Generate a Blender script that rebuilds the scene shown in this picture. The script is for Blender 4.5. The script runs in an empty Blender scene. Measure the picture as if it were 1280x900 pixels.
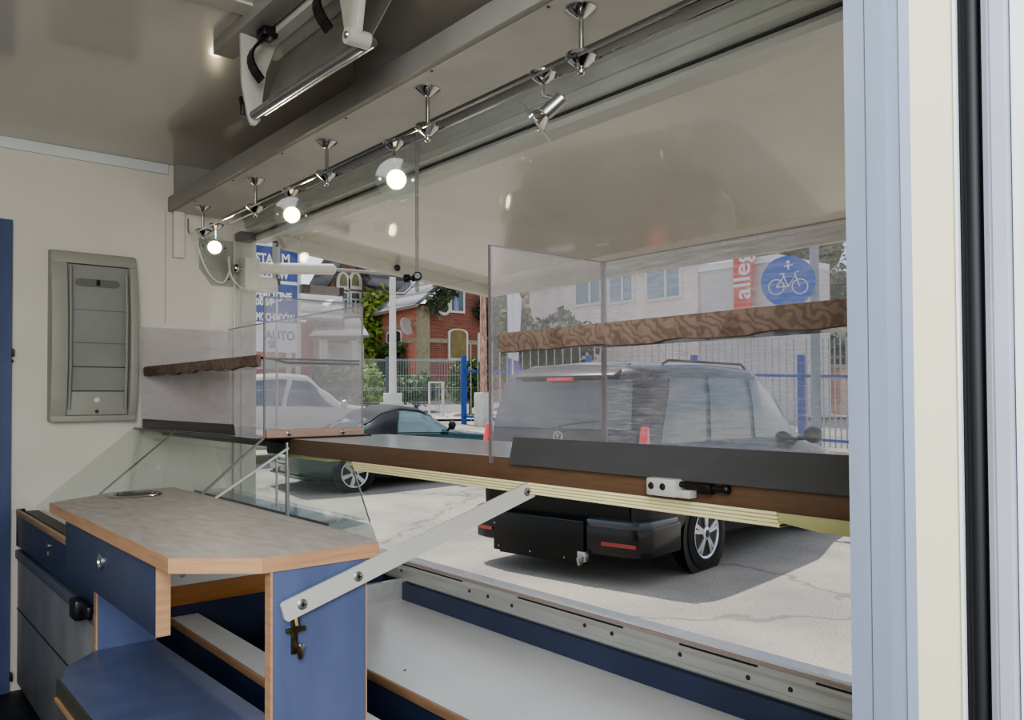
import bpy, bmesh, math, random
from mathutils import Vector, Matrix
random.seed(7)
S = bpy.context.scene
COL = S.collection
XW = -3.565      # inner face of the end wall
YW = 1.462       # inner face of the hatch wall
CEIL = 2.095

# ------------------------------------------------------------------ camera
F_PX, CXP, CYP = 1010.0, 640.0, 476.0
YAW, PITCH, ROLL = math.atan(847/1010), math.atan(20/1010), .0049
_a = Vector((-math.cos(YAW), math.sin(YAW), 0)); _r = Vector((_a.y, -_a.x, 0))
CF = _a*math.cos(PITCH) + Vector((0, 0, 1))*math.sin(PITCH)
_u = _r.cross(CF)
CU = _u*math.cos(ROLL) + _r*math.sin(ROLL)
CR = _r*math.cos(ROLL) - _u*math.sin(ROLL)
CAM = Vector((0, 0, 1.1))
cd = bpy.data.cameras.new('camera'); cam = bpy.data.objects.new('camera', cd); COL.objects.link(cam)
cd.sensor_width = 36; cd.lens = F_PX/1280*36; cd.shift_y = (CYP-450)/1280; cd.clip_start = .02; cd.clip_end = 600
m = Matrix((CR, CU, -CF)).transposed().to_4x4(); m.translation = CAM; cam.matrix_world = m
S.camera = cam

def at(px, py, X=None, Y=None, Z=None, D=None):
    """point of the sight line through a pixel on a real plane (or at a depth)"""
    d = CF + CR*((px-CXP)/F_PX) + CU*((CYP-py)/F_PX)
    t = (X-CAM.x)/d.x if X is not None else (Y-CAM.y)/d.y if Y is not None else (Z-CAM.z)/d.z if Z is not None else D
    return CAM + d*t

GP = [(-60, -.45), (8, -.45), (12, -.31), (16, -.1), (24, .33), (36, 1.05), (60, 1.4), (250, 3)]
def zg(p):
    s = p[0]*_a.x + p[1]*_a.y
    for (s0, z0), (s1, z1) in zip(GP, GP[1:]):
        if s <= s1: return z0 + (z1-z0)*max(0, (s-s0))/(s1-s0)
    return GP[-1][1]

# ------------------------------------------------------------------ materials
def lin(c): return tuple(((v/255)/12.92 if v/255 <= .04045 else ((v/255+.055)/1.055)**2.4) for v in c)+(1,)
MATS = {}
def mat(name, col, rough=.5, metal=0, noise=0, nscale=20, stretch=(1, 1, 1), bump=0, col2=None, emit=None, spec=.5, detail=6, coat=0):
    if name in MATS: return MATS[name]
    mt = bpy.data.materials.new(name); mt.use_nodes = True; nt = mt.node_tree; N = nt.nodes; L = nt.links
    b = N['Principled BSDF']; b.inputs['Roughness'].default_value = rough; b.inputs['Metallic'].default_value = metal
    b.inputs['Specular IOR Level'].default_value = spec; b.inputs['Coat Weight'].default_value = coat
    b.inputs['Base Color'].default_value = lin(col)
    tc = N.new('ShaderNodeTexCoord'); mp = N.new('ShaderNodeMapping'); mp.inputs['Scale'].default_value = stretch
    nz = N.new('ShaderNodeTexNoise'); nz.inputs['Scale'].default_value = nscale; nz.inputs['Detail'].default_value = detail
    L.new(tc.outputs['Object'], mp.inputs['Vector']); L.new(mp.outputs['Vector'], nz.inputs['Vector'])
    cr = N.new('ShaderNodeValToRGB')
    c2 = col2 or tuple(max(0, v*(1-(noise or .03))) for v in col)
    cr.color_ramp.elements[0].position = .3; cr.color_ramp.elements[1].position = .7
    cr.color_ramp.elements[0].color = lin(c2); cr.color_ramp.elements[1].color = lin(col)
    L.new(nz.outputs['Fac'], cr.inputs['Fac']); L.new(cr.outputs['Color'], b.inputs['Base Color'])
    if bump:
        bp = N.new('ShaderNodeBump'); bp.inputs['Strength'].default_value = bump; bp.inputs['Distance'].default_value = .01
        L.new(nz.outputs['Fac'], bp.inputs['Height']); L.new(bp.outputs['Normal'], b.inputs['Normal'])
    if emit:
        b.inputs['Emission Color'].default_value = lin(emit[0]); b.inputs['Emission Strength'].default_value = emit[1]
    MATS[name] = mt; return mt

def pane(name, tint, haze=.05, hcol=(230, 230, 230), rough=.02, scratch=0, scale=(3, 3, 40), spec=1.0):
    """clear sheet: transparent body, fresnel reflection, a film of haze with fine scratches"""
    mt = bpy.data.materials.new(name); mt.use_nodes = True; nt = mt.node_tree; N = nt.nodes; L = nt.links
    N.remove(N['Principled BSDF']); out = N['Material Output']
    tr = N.new('ShaderNodeBsdfTransparent'); tr.inputs['Color'].default_value = lin(tint)
    gl = N.new('ShaderNodeBsdfGlossy'); gl.inputs['Roughness'].default_value = rough
    gl.inputs['Color'].default_value = (spec, spec, spec, 1)
    fr = N.new('ShaderNodeFresnel'); fr.inputs['IOR'].default_value = 1.35
    m1 = N.new('ShaderNodeMixShader'); ge = N.new('ShaderNodeNewGeometry'); mu = N.new('ShaderNodeMath'); mu.operation = 'MULTIPLY_ADD'; mu.inputs[1].default_value = -1; mu.inputs[2].default_value = 1; L.new(ge.outputs['Backfacing'], mu.inputs[0]); mm_ = N.new('ShaderNodeMath'); mm_.operation = 'MULTIPLY'; L.new(mu.outputs[0], mm_.inputs[0]); L.new(fr.outputs[0], mm_.inputs[1]); L.new(mm_.outputs[0], m1.inputs[0]); L.new(tr.outputs[0], m1.inputs[1]); L.new(gl.outputs[0], m1.inputs[2])
    df = N.new('ShaderNodeBsdfDiffuse'); df.inputs['Color'].default_value = lin(hcol)
    tl = N.new('ShaderNodeBsdfTranslucent'); tl.inputs['Color'].default_value = lin(hcol)
    md = N.new('ShaderNodeMixShader'); md.inputs[0].default_value = .5; L.new(df.outputs[0], md.inputs[1]); L.new(tl.outputs[0], md.inputs[2])
    m2 = N.new('ShaderNodeMixShader'); L.new(m1.outputs[0], m2.inputs[1]); L.new(md.outputs[0], m2.inputs[2])
    m2.inputs[0].default_value = haze
    if scratch:
        tc = N.new('ShaderNodeTexCoord'); mp = N.new('ShaderNodeMapping'); mp.inputs['Scale'].default_value = scale
        nz = N.new('ShaderNodeTexNoise'); nz.inputs['Scale'].default_value = 6; nz.inputs['Detail'].default_value = 10; nz.inputs['Roughness'].default_value = .75
        L.new(tc.outputs['Object'], mp.inputs['Vector']); L.new(mp.outputs['Vector'], nz.inputs['Vector'])
        mr = N.new('ShaderNodeMapRange'); mr.inputs['From Min'].default_value = .42; mr.inputs['From Max'].default_value = .75
        mr.inputs['To Min'].default_value = haze; mr.inputs['To Max'].default_value = haze+scratch
        L.new(nz.outputs['Fac'], mr.inputs['Value']); L.new(mr.outputs[0], m2.inputs[0])
    L.new(m2.outputs[0], out.inputs['Surface']); return mt

def brick(name, axis, c1, c2, mortar, scale=1.0):
    mt = bpy.data.materials.new(name); mt.use_nodes = True; nt = mt.node_tree; N = nt.nodes; L = nt.links
    b = N['Principled BSDF']; b.inputs['Roughness'].default_value = .85
    tc = N.new('ShaderNodeTexCoord'); sp = N.new('ShaderNodeSeparateXYZ'); cb = N.new('ShaderNodeCombineXYZ')
    L.new(tc.outputs['Object'], sp.inputs[0]); L.new(sp.outputs['Y' if axis == 'y' else 'X'], cb.inputs['X']); L.new(sp.outputs['Z'], cb.inputs['Y'])
    bk = N.new('ShaderNodeTexBrick'); bk.inputs['Scale'].default_value = scale; bk.inputs['Brick Width'].default_value = .26; bk.inputs['Row Height'].default_value = .085
    bk.inputs['Mortar Size'].default_value = .012; bk.inputs['Color1'].default_value = lin(c1); bk.inputs['Color2'].default_value = lin(c2); bk.inputs['Mortar'].default_value = lin(mortar)
    L.new(cb.outputs[0], bk.inputs['Vector'])
    nz = N.new('ShaderNodeTexNoise'); nz.inputs['Scale'].default_value = 1.5; L.new(cb.outputs[0], nz.inputs['Vector'])
    mx = N.new('ShaderNodeMix'); mx.data_type = 'RGBA'; mx.blend_type = 'MULTIPLY'; mx.inputs[0].default_value = .5
    L.new(bk.outputs['Color'], mx.inputs['A']); L.new(nz.outputs['Color'], mx.inputs['B']); 
    hs = N.new('ShaderNodeHueSaturation'); hs.inputs['Value'].default_value = 1.25; L.new(mx.outputs['Result'], hs.inputs['Color'])
    rg = N.new('ShaderNodeRGBToBW'); L.new(nz.outputs['Color'], rg.inputs[0]); L.new(rg.outputs[0], mx.inputs['B'])
    L.new(hs.outputs[0], b.inputs['Base Color']); return mt

M = dict(
 wall=mat('wall_cream', (222, 216, 202), .32, noise=.03, nscale=3, coat=.3),
 ceil=mat('ceiling_gloss', (204, 198, 186), .16, noise=.04, nscale=2, coat=.4),
 flap=mat('flap_underside', (210, 205, 194), .18, noise=.05, nscale=3, coat=.4),
 alu=mat('aluminium', (206, 206, 202), .42, .4, noise=.06, nscale=6, stretch=(1, 8, 8)),
 alud=mat('aluminium_dark', (112, 108, 100), .5, .4, noise=.08, nscale=6),
 alub=mat('aluminium_blue_grey', (140, 149, 166), .4, .15, noise=.04, nscale=8, stretch=(8, 8, .5)),
 white=mat('white_laminate', (226, 228, 226), .3, noise=.05, nscale=4),
 whitep=mat('white_plastic', (222, 218, 206), .4, noise=.04, nscale=5),
 shelfg=mat('grey_melamine', (194, 191, 184), .45, noise=.05, nscale=8),
 fascia=mat('fascia_grey', (150, 147, 141), .5, noise=.05, nscale=10),
 cream=mat('cream_panel', (226, 220, 190), .4, noise=.02, nscale=6),
 black=mat('black_rubber', (20, 22, 26), .6, noise=.2, nscale=10),
 blackp=mat('black_plastic', (22, 22, 22), .35, noise=.15, nscale=15),
 floor=mat('floor_dark', (40, 42, 48), .5, noise=.4, nscale=15),
 blue=mat('blue_laminate', (96, 107, 142), .35, noise=.14, nscale=5, stretch=(3, 3, .6)),
 navy=mat('blue_laminate_deep_and_shaded', (62, 72, 100), .4, noise=.12, nscale=5),
 beech=mat('beech_edge', (196, 154, 118), .45, noise=.13, nscale=9, stretch=(1, 1, 14)),
 orange=mat('beech_rail', (178, 118, 62), .45, noise=.15, nscale=8, stretch=(1, 1, 10)),
 lam=mat('grey_marbled_laminate', (178, 172, 167), .4, noise=.17, nscale=14, stretch=(1, 3.5, 1), detail=9),
 counter=mat('counter_laminate', (194, 198, 200), .2, noise=.06, nscale=12),
 cwood=mat('counter_wood_edge', (110, 84, 62), .45, noise=.12, nscale=8, stretch=(2, 2, 16)),
 rib=mat('ribbed_bounce_lit', (245, 236, 186), .5, noise=.03, nscale=6),  # bounce light from the ground put into this bright rib colour
 olive=mat('olive_plastic', (196, 192, 140), .4, noise=.04, nscale=6),
 dgrey=mat('dark_grey_metal', (88, 88, 88), .45, .2, noise=.06, nscale=9, stretch=(1, 1, 6)),
 vdgrey=mat('charcoal_metal', (62, 60, 58), .4, .2, noise=.1, nscale=9),
 gdoor=mat('grey_door', (150, 152, 154), .45, .1, noise=.14, nscale=7),
 gtrim=mat('grey_door_trim', (104, 112, 124), .4, .1),
 chrome=mat('chrome', (205, 205, 205), .12, 1),
 steel=mat('brushed_steel', (170, 170, 168), .3, .9, noise=.05),
 armw=mat('arm_white', (196, 194, 186), .4, .1, noise=.03, nscale=7),
 rackp=mat('rack_grey_plastic', (164, 162, 151), .5, noise=.05, nscale=4),
 rackd=mat('rack_grey_inner', (152, 153, 146), .45, noise=.1, nscale=5),
 dark=mat('dark_gap', (30, 29, 28), .7),
 screw=mat('screw_head', (82, 78, 70), .4, .6),
 brass=mat('aged_brass', (96, 84, 52), .35, .8, noise=.3, nscale=60),
 bulb=mat('lit_bulb', (255, 244, 214), .3, emit=((255, 240, 205), 26)),
 reflector=mat('lamp_reflector', (250, 240, 200), .15, .8, emit=((255, 226, 160), 1.6)),
 asphalt=None,
 vbody=mat('car_black_paint', (12, 13, 15), .2, 0, coat=.35, spec=.35),
 vtrim=mat('car_black_trim', (22, 23, 25), .4),
 vglass=mat('car_glass', (62, 72, 72), .05, .1, coat=1),
 ggreen=mat('car_green_paint', (18, 62, 58), .15, .25, coat=1.0),
 soft=mat('soft_top_fabric', (38, 38, 46), .75, noise=.2, nscale=30),
 gglass=mat('car_glass_green', (92, 124, 128), .05, .2, coat=1),
 wpaint=mat('car_white_paint', (226, 222, 208), .2, coat=.8),
 wglass=mat('car_glass_blue', (74, 96, 124), .05, .2, coat=1),
 tyre=mat('tyre_rubber', (26, 26, 27), .8, noise=.2, nscale=20),
 rim=mat('alloy_silver', (205, 208, 212), .25, .7),
 tail=mat('tail_lamp_red', (210, 22, 28), .2, coat=1, emit=((210, 20, 25), .25)),
 darkred=mat('reflector_red', (150, 32, 30), .3, coat=1),
 plate=mat('plate_white', (226, 228, 224), .4),
 slate=mat('slate_roof', (120, 118, 116), .7, noise=.25, nscale=5, stretch=(1, 1, 6)),
 slated=mat('slate_roof_dark', (62, 64, 68), .7, noise=.3, nscale=5, stretch=(1, 1, 6)),
 stone=mat('sandstone_trim', (176, 170, 140), .85, noise=.12, nscale=8),
 winw=mat('window_white', (230, 228, 220), .5),
 wing=mat('window_glass', (70, 84, 90), .06, .2, coat=1),
 shade=mat('window_blind', (150, 138, 92), .7, noise=.15, nscale=3),
 curtain=mat('curtain_blue', (170, 188, 214), .8, noise=.2, nscale=12, stretch=(6, 6, .4)),
 leafl=mat('leaf_bright', (178, 204, 92), .6, noise=.4, nscale=6),
 leafm=mat('leaf_mid', (112, 146, 66), .6, noise=.5, nscale=6),
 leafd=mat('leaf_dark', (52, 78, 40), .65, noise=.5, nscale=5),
 leafy=mat('leaf_grey_green', (132, 142, 112), .7, noise=.4, nscale=5),
 bark=mat('tree_bark', (86, 74, 60), .9, noise=.3, nscale=20),
 wire=mat('galvanised_wire', (172, 178, 182), .45, .4),
 fpost=mat('fence_post_grey', (104, 112, 122), .5, .2),
 fblue=mat('fence_blue', (44, 78, 166), .4),
 polew=mat('pole_white', (226, 222, 214), .5, noise=.08, nscale=3),
 rust=mat('pole_rusted', (212, 190, 176), .7, col2=(156, 96, 66), nscale=7, stretch=(3, 3, .7)),
 conc=mat('concrete_white', (218, 216, 208), .85, noise=.1, nscale=12),
 render=mat('white_render', (232, 222, 212), .85, noise=.1, nscale=5, col2=(206, 182, 170)),
 greyw=mat('grey_render', (214, 210, 208), .85, noise=.05, nscale=2),
 pink=mat('red_render', (188, 92, 88), .85, noise=.1, nscale=3),
 signb=mat('sign_blue', (40, 66, 150), .4, noise=.04, nscale=2),
 signw=mat('sign_white', (236, 236, 236), .5),
 signg=mat('sign_grey_lettering', (120, 128, 150), .5),
 ban=mat('banner_red_orange', (226, 74, 48), .7, noise=.06, nscale=3),
 banw=mat('banner_white', (226, 228, 238), .7, noise=.06, nscale=3),
 banp=mat('banner_violet', (96, 96, 178), .7),
 cyc=mat('cycle_sign_blue', (28, 92, 190), .35),
 lamp=mat('lamppost_grey', (150, 158, 166), .5, .3, noise=.08, nscale=5),
 pave=mat('pavement_light', (204, 196, 182), .9, noise=.08, nscale=20),
 road=mat('road_grey', (150, 148, 146), .9, noise=.08, nscale=20),
 skin=mat('outer_skin_white', (228, 230, 232), .3, coat=.4),
)
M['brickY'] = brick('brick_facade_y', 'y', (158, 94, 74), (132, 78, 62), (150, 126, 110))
M['brickSunlit'] = brick('brick_facade_x_sunlit', 'x', (222, 140, 110), (196, 118, 92), (190, 160, 140))  # lighter brick: sunlight on the left facade put into the colour
M['brickL'] = brick('brick_pale', 'y', (226, 168, 146), (206, 148, 128), (216, 196, 180))
M['clear'] = pane('clear_glass', (253, 254, 253), .012, rough=.01)
M['dglass'] = pane('display_glass', (250, 252, 251), .012, rough=.03, spec=.75)
M['smoke'] = pane('smoked_glass', (116, 116, 112), .06, (120, 120, 116), rough=.04)
M['plexi'] = pane('plexiglass_hazy', (246, 245, 247), .13, (244, 240, 240), rough=.04, scratch=.14, scale=(.5, .5, 1.2))
M['plexs'] = pane('plexiglass_scratched', (244, 244, 246), .10, (244, 242, 243), rough=.05, scratch=.30, scale=(2, 2, 22))
M['lens'] = pane('lamp_glass', (238, 244, 244), .06, rough=.02)
M['edge'] = pane('plexiglass_edge', (190, 186, 190), .45, (214, 210, 208), rough=.1)

def smooth_path(pts, k=6):
    P_ = [Vector(p) for p in pts]; out = []
    for i in range(len(P_)-1):
        a, b, c, d = P_[max(i-1, 0)], P_[i], P_[i+1], P_[min(i+2, len(P_)-1)]
        for j in range(k):
            t = j/k; out.append(.5*((2*b)+(c-a)*t+(2*a-5*b+4*c-d)*t*t+(3*b-a-3*c+d)*t**3))
    return out+[P_[-1]]
def mk_asphalt():
    mt = bpy.data.materials.new('asphalt'); mt.use_nodes = True; nt = mt.node_tree; N = nt.nodes; L = nt.links
    b = N['Principled BSDF']; b.inputs['Roughness'].default_value = .9
    tc = N.new('ShaderNodeTexCoord')
    n1 = N.new('ShaderNodeTexNoise'); n1.inputs['Scale'].default_value = 55; n1.inputs['Detail'].default_value = 8; n1.inputs['Roughness'].default_value = .8
    n2 = N.new('ShaderNodeTexNoise'); n2.inputs['Scale'].default_value = .8; n2.inputs['Detail'].default_value = 6
    n3 = N.new('ShaderNodeTexNoise'); n3.inputs['Scale'].default_value = 3.0; n3.inputs['Detail'].default_value = 5
    vo = N.new('ShaderNodeTexVoronoi'); vo.feature = 'DISTANCE_TO_EDGE'; vo.inputs['Scale'].default_value = .22
    ad = N.new('ShaderNodeMix'); ad.data_type = 'RGBA'; ad.blend_type = 'LINEAR_LIGHT'; ad.inputs[0].default_value = .35
    for n in (n1, n2, n3): L.new(tc.outputs['Object'], n.inputs['Vector'])
    L.new(tc.outputs['Object'], ad.inputs['A']); L.new(n3.outputs['Color'], ad.inputs['B']); L.new(ad.outputs['Result'], vo.inputs['Vector'])
    r1 = N.new('ShaderNodeValToRGB'); r1.color_ramp.elements[0].position = .25; r1.color_ramp.elements[1].position = .75
    r1.color_ramp.elements[0].color = lin((104, 102, 98)); r1.color_ramp.elements[1].color = lin((214, 207, 194)); L.new(n1.outputs['Fac'], r1.inputs['Fac'])
    r2 = N.new('ShaderNodeValToRGB'); r2.color_ramp.elements[0].position = .35; r2.color_ramp.elements[1].position = .65
    r2.color_ramp.elements[0].color = (.66, .66, .68, 1); r2.color_ramp.elements[1].color = (1.0, .98, .93, 1); L.new(n2.outputs['Fac'], r2.inputs['Fac'])
    mx = N.new('ShaderNodeMix'); mx.data_type = 'RGBA'; mx.blend_type = 'MULTIPLY'; mx.inputs[0].default_value = 1
    L.new(r1.outputs['Color'], mx.inputs['A']); L.new(r2.outputs['Color'], mx.inputs['B'])
    rc = N.new('ShaderNodeValToRGB'); rc.color_ramp.elements[0].position = .004; rc.color_ramp.elements[1].position = .012
    rc.color_ramp.elements[0].color = (.35, .34, .33, 1); rc.color_ramp.elements[1].color = (1, 1, 1, 1); L.new(vo.outputs['Distance'], rc.inputs['Fac'])
    m2 = N.new('ShaderNodeMix'); m2.data_type = 'RGBA'; m2.blend_type = 'MULTIPLY'; m2.inputs[0].default_value = .5
    L.new(mx.outputs['Result'], m2.inputs['A']); L.new(rc.outputs['Color'], m2.inputs['B']); L.new(m2.outputs['Result'], b.inputs['Base Color'])
    bp = N.new('ShaderNodeBump'); bp.inputs['Strength'].default_value = .6; bp.inputs['Distance'].default_value = .01
    L.new(n1.outputs['Fac'], bp.inputs['Height']); L.new(bp.outputs['Normal'], b.inputs['Normal'])
    return mt
M['asphalt'] = mk_asphalt()

def slate(name, c1, c2, step):
    mt = bpy.data.materials.new(name); mt.use_nodes = True; nt = mt.node_tree; N = nt.nodes; L = nt.links
    b = N['Principled BSDF']; b.inputs['Roughness'].default_value = .85; b.inputs['Specular IOR Level'].default_value = .1
    tc = N.new('ShaderNodeTexCoord'); wv = N.new('ShaderNodeTexWave'); wv.bands_direction = 'Z'; wv.wave_profile = 'SAW'; wv.inputs['Scale'].default_value = step; wv.inputs['Distortion'].default_value = .4
    nz = N.new('ShaderNodeTexNoise'); nz.inputs['Scale'].default_value = 4; L.new(tc.outputs['Object'], wv.inputs['Vector']); L.new(tc.outputs['Object'], nz.inputs['Vector'])
    ad = N.new('ShaderNodeMath'); ad.operation = 'MULTIPLY_ADD'; ad.inputs[1].default_value = .5; L.new(nz.outputs['Fac'], ad.inputs[0]); L.new(wv.outputs['Fac'], ad.inputs[2])
    r = N.new('ShaderNodeValToRGB'); r.color_ramp.elements[0].position = .25; r.color_ramp.elements[1].position = .9; r.color_ramp.elements[0].color = lin(c1); r.color_ramp.elements[1].color = lin(c2)
    L.new(ad.outputs[0], r.inputs['Fac']); L.new(r.outputs['Color'], b.inputs['Base Color']); return mt
M['slate'] = slate('slate_roof_banded', (96, 96, 98), (156, 155, 156), .62)
M['slated'] = slate('slate_roof_dark_banded', (22, 23, 26), (74, 76, 82), .5)
def mk_paper():
    """brown wrapping paper printed with palm leaves"""
    mt = bpy.data.materials.new('patterned_paper'); mt.use_nodes = True; nt = mt.node_tree; N = nt.nodes; L = nt.links
    b = N['Principled BSDF']; b.inputs['Roughness'].default_value = .6
    tc = N.new('ShaderNodeTexCoord'); mp = N.new('ShaderNodeMapping'); mp.inputs['Rotation'].default_value = (0, .9, 0)
    wv = N.new('ShaderNodeTexWave'); wv.inputs['Scale'].default_value = 17; wv.inputs['Distortion'].default_value = 11; wv.inputs['Detail'].default_value = 1.5; wv.inputs['Detail Scale'].default_value = 2.2
    vo = N.new('ShaderNodeTexVoronoi'); vo.inputs['Scale'].default_value = 7
    L.new(tc.outputs['Object'], mp.inputs['Vector']); L.new(mp.outputs[0], wv.inputs['Vector']); L.new(mp.outputs[0], vo.inputs['Vector'])
    r1 = N.new('ShaderNodeValToRGB'); r1.color_ramp.elements[0].position = .2; r1.color_ramp.elements[1].position = .55
    r1.color_ramp.elements[0].color = lin((112, 92, 80)); r1.color_ramp.elements[1].color = lin((130, 112, 99)); L.new(wv.outputs['Fac'], r1.inputs['Fac'])
    bw = N.new('ShaderNodeRGBToBW'); L.new(vo.outputs['Color'], bw.inputs[0])
    r2 = N.new('ShaderNodeValToRGB'); r2.color_ramp.interpolation = 'CONSTANT'; r2.color_ramp.elements[0].color = (.72, .66, .63, 1); r2.color_ramp.elements[1].color = (1, 1, 1, 1); r2.color_ramp.elements[1].position = .33
    L.new(bw.outputs[0], r2.inputs['Fac'])
    mx = N.new('ShaderNodeMix'); mx.data_type = 'RGBA'; mx.blend_type = 'MULTIPLY'; mx.inputs[0].default_value = .8
    L.new(r1.outputs['Color'], mx.inputs['A']); L.new(r2.outputs['Color'], mx.inputs['B']); L.new(mx.outputs['Result'], b.inputs['Base Color']); return mt
M['paper'] = mk_paper()

# ------------------------------------------------------------------ mesh collector
class MB:
    def __init__(s): s.v = []; s.f = []
    def add(s, vs, fs):
        k = len(s.v); s.v += [tuple(v) for v in vs]; s.f += [tuple(i+k for i in f) for f in fs]; return s
    def box(s, x0, x1, y0, y1, z0, z1, bev=0, seg=2):
        bm = bmesh.new(); bmesh.ops.create_cube(bm, size=1)
        for v in bm.verts: v.co = Vector(((x0+x1)/2+v.co.x*(x1-x0), (y0+y1)/2+v.co.y*(y1-y0), (z0+z1)/2+v.co.z*(z1-z0)))
        if bev: bmesh.ops.bevel(bm, geom=bm.edges[:], offset=bev, segments=seg, affect='EDGES', profile=.5)
        return s.bm(bm)
    def bm(s, bm, mtx=None):
        bm.verts.index_update()
        vs = [(mtx @ v.co if mtx else v.co) for v in bm.verts]; fs = [[v.index for v in f.verts] for f in bm.faces]; bm.free()
        return s.add(vs, fs)
    def prism(s, pts, axis, a0, a1, bev=0):
        """pts: polygon in the two other axes, in xyz order"""
        def mk(p, a): return Vector((a, p[0], p[1])) if axis == 'x' else Vector((p[0], a, p[1])) if axis == 'y' else Vector((p[0], p[1], a))
        bm = bmesh.new(); A = [bm.verts.new(mk(p, a0)) for p in pts]; B = [bm.verts.new(mk(p, a1)) for p in pts]; n = len(pts)
        bm.faces.new(A); bm.faces.new(B[::-1])
        for i in range(n): bm.faces.new((A[i], B[i], B[(i+1) % n], A[(i+1) % n]))
        bmesh.ops.recalc_face_normals(bm, faces=bm.faces[:])
        if bev: bmesh.ops.bevel(bm, geom=bm.edges[:], offset=bev, segments=2, affect='EDGES', profile=.5)
        return s.bm(bm)
    def slab(s, pts, nrm):
        """flat polygon in space given thickness along nrm"""
        nrm = Vector(nrm); bm = bmesh.new(); A = [bm.verts.new(Vector(p)) for p in pts]; B = [bm.verts.new(Vector(p)+nrm) for p in pts]; n = len(pts)
        bm.faces.new(A); bm.faces.new(B[::-1])
        for i in range(n): bm.faces.new((A[i], B[i], B[(i+1) % n], A[(i+1) % n]))
        bmesh.ops.recalc_face_normals(bm, faces=bm.faces[:]); return s.bm(bm)
    def tube(s, pts, r, n=10, cap=True):
        pts = [Vector(p) for p in pts]; rs = r if isinstance(r, (list, tuple)) else [r]*len(pts)
        vs = []; fs = []; up = None
        for i, p in enumerate(pts):
            t = (pts[min(i+1, len(pts)-1)]-pts[max(i-1, 0)]).normalized()
            if up is None:
                up = Vector((0, 0, 1)) if abs(t.z) < .9 else Vector((1, 0, 0))
            x = up.cross(t).normalized(); y = t.cross(x); up = y
            for k in range(n):
                a = 2*math.pi*k/n; vs.append(p+(x*math.cos(a)+y*math.sin(a))*rs[i])
        for i in range(len(pts)-1):
            for k in range(n): fs.append((i*n+k, i*n+(k+1) % n, (i+1)*n+(k+1) % n, (i+1)*n+k))
        if cap: fs += [tuple(range(n))[::-1], tuple(range((len(pts)-1)*n, len(pts)*n))]
        return s.add(vs, fs)
    def lathe(s, prof, o, d=(0, 0, 1), n=24, caps=True):
        """prof: (radius, distance along d)"""
        o = Vector(o); d = Vector(d).normalized(); up = Vector((0, 0, 1)) if abs(d.z) < .9 else Vector((1, 0, 0)); x = up.cross(d).normalized(); y = d.cross(x)
        vs = []; fs = []
        for r, h in prof:
            for k in range(n):
                a = 2*math.pi*k/n; vs.append(o+d*h+(x*math.cos(a)+y*math.sin(a))*max(r, 1e-5))
        for i in range(len(prof)-1):
            for k in range(n): fs.append((i*n+k, i*n+(k+1) % n, (i+1)*n+(k+1) % n, (i+1)*n+k))
        if caps and prof[0][0] > 1e-4: fs.append(tuple(range(n))[::-1])
        if caps and prof[-1][0] > 1e-4: fs.append(tuple(range((len(prof)-1)*n, len(prof)*n)))
        return s.add(vs, fs)
    def ball(s, c, r, n=12): return s.lathe([(r*math.sin(math.pi*i/8), -r*math.cos(math.pi*i/8)) for i in range(9)], c, n=n)
    def bar(s, p0, p1, w, h, up=(0, 0, 1)):
        """square bar from p0 to p1, w across, h along up"""
        p0, p1 = Vector(p0), Vector(p1); t = (p1-p0).normalized(); x = t.cross(Vector(up)).normalized()*(w/2); y = x.cross(t).normalized()*(h/2)
        vs = [p+x*a+y*b for p in (p0, p1) for a, b in ((-1, -1), (1, -1), (1, 1), (-1, 1))]
        return s.add(vs, [(3, 2, 1, 0), (4, 5, 6, 7), (0, 1, 5, 4), (1, 2, 6, 5), (2, 3, 7, 6), (3, 0, 4, 7)])
    def quad(s, *p): return s.add(p, [tuple(range(len(p)))])

def link(name, mb, mt, loc=(0, 0, 0), parent=None, smooth=True, ang=35, local=False):
    loc = Vector(loc); me = bpy.data.meshes.new(name)
    vs = mb.v if local else [tuple(Vector(v)-loc) for v in mb.v]
    me.from_pydata(vs, [], mb.f); me.validate(); me.update(); me.materials.append(mt)
    o = bpy.data.objects.new(name, me); COL.objects.link(o)
    if smooth:
        for p in me.polygons: p.use_smooth = True
        try: me.set_sharp_from_angle(angle=math.radians(ang))
        except Exception: pass
    if parent is not None: o.parent = parent
    return o

class Thing:
    """an Empty at the base; parts are given in world coordinates unless local"""
    def __init__(s, name, label, cat, loc=(0, 0, 0), rz=0, group=None, local=False):
        o = bpy.data.objects.new(name, None); COL.objects.link(o); o.empty_display_size = .1
        o.location = loc; o.rotation_euler = (0, 0, rz); o['label'] = label; o['category'] = cat
        if group: o['group'] = group
        s.o = o; s.loc = Vector((0, 0, 0)) if local else Vector(loc); s.local = local; s.at = {}
    def part(s, name, mb, mt, of=None, label=None, stuff=False, smooth=True, ang=35):
        o = link(name, mb, mt, s.loc, of if of is not None else s.o, smooth, ang, s.local)
        if label: o['label'] = label
        if stuff: o['kind'] = 'stuff'
        return o
    def text(s, name, body, mtx, size, mt, of=None, extr=.002, align='CENTER', bold=0, label=None):
        cu = bpy.data.curves.new(name, 'FONT'); cu.body = body; cu.size = size; cu.extrude = extr; cu.align_x = align; cu.align_y = 'CENTER'; cu.offset = bold
        cu.materials.append(mt); o = bpy.data.objects.new(name, cu); COL.objects.link(o)
        o.parent = of if of is not None else s.o
        bpy.context.view_layer.update()
        me = bpy.data.meshes.new_from_object(o.evaluated_get(bpy.context.evaluated_depsgraph_get())); bpy.data.objects.remove(o)
        o = bpy.data.objects.new(name, me); COL.objects.link(o); o.parent = of if of is not None else s.o
        mm = mtx.copy(); mm.translation = mm.translation - s.loc; o.matrix_local = mm
        if label: o['label'] = label
        return o

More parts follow.
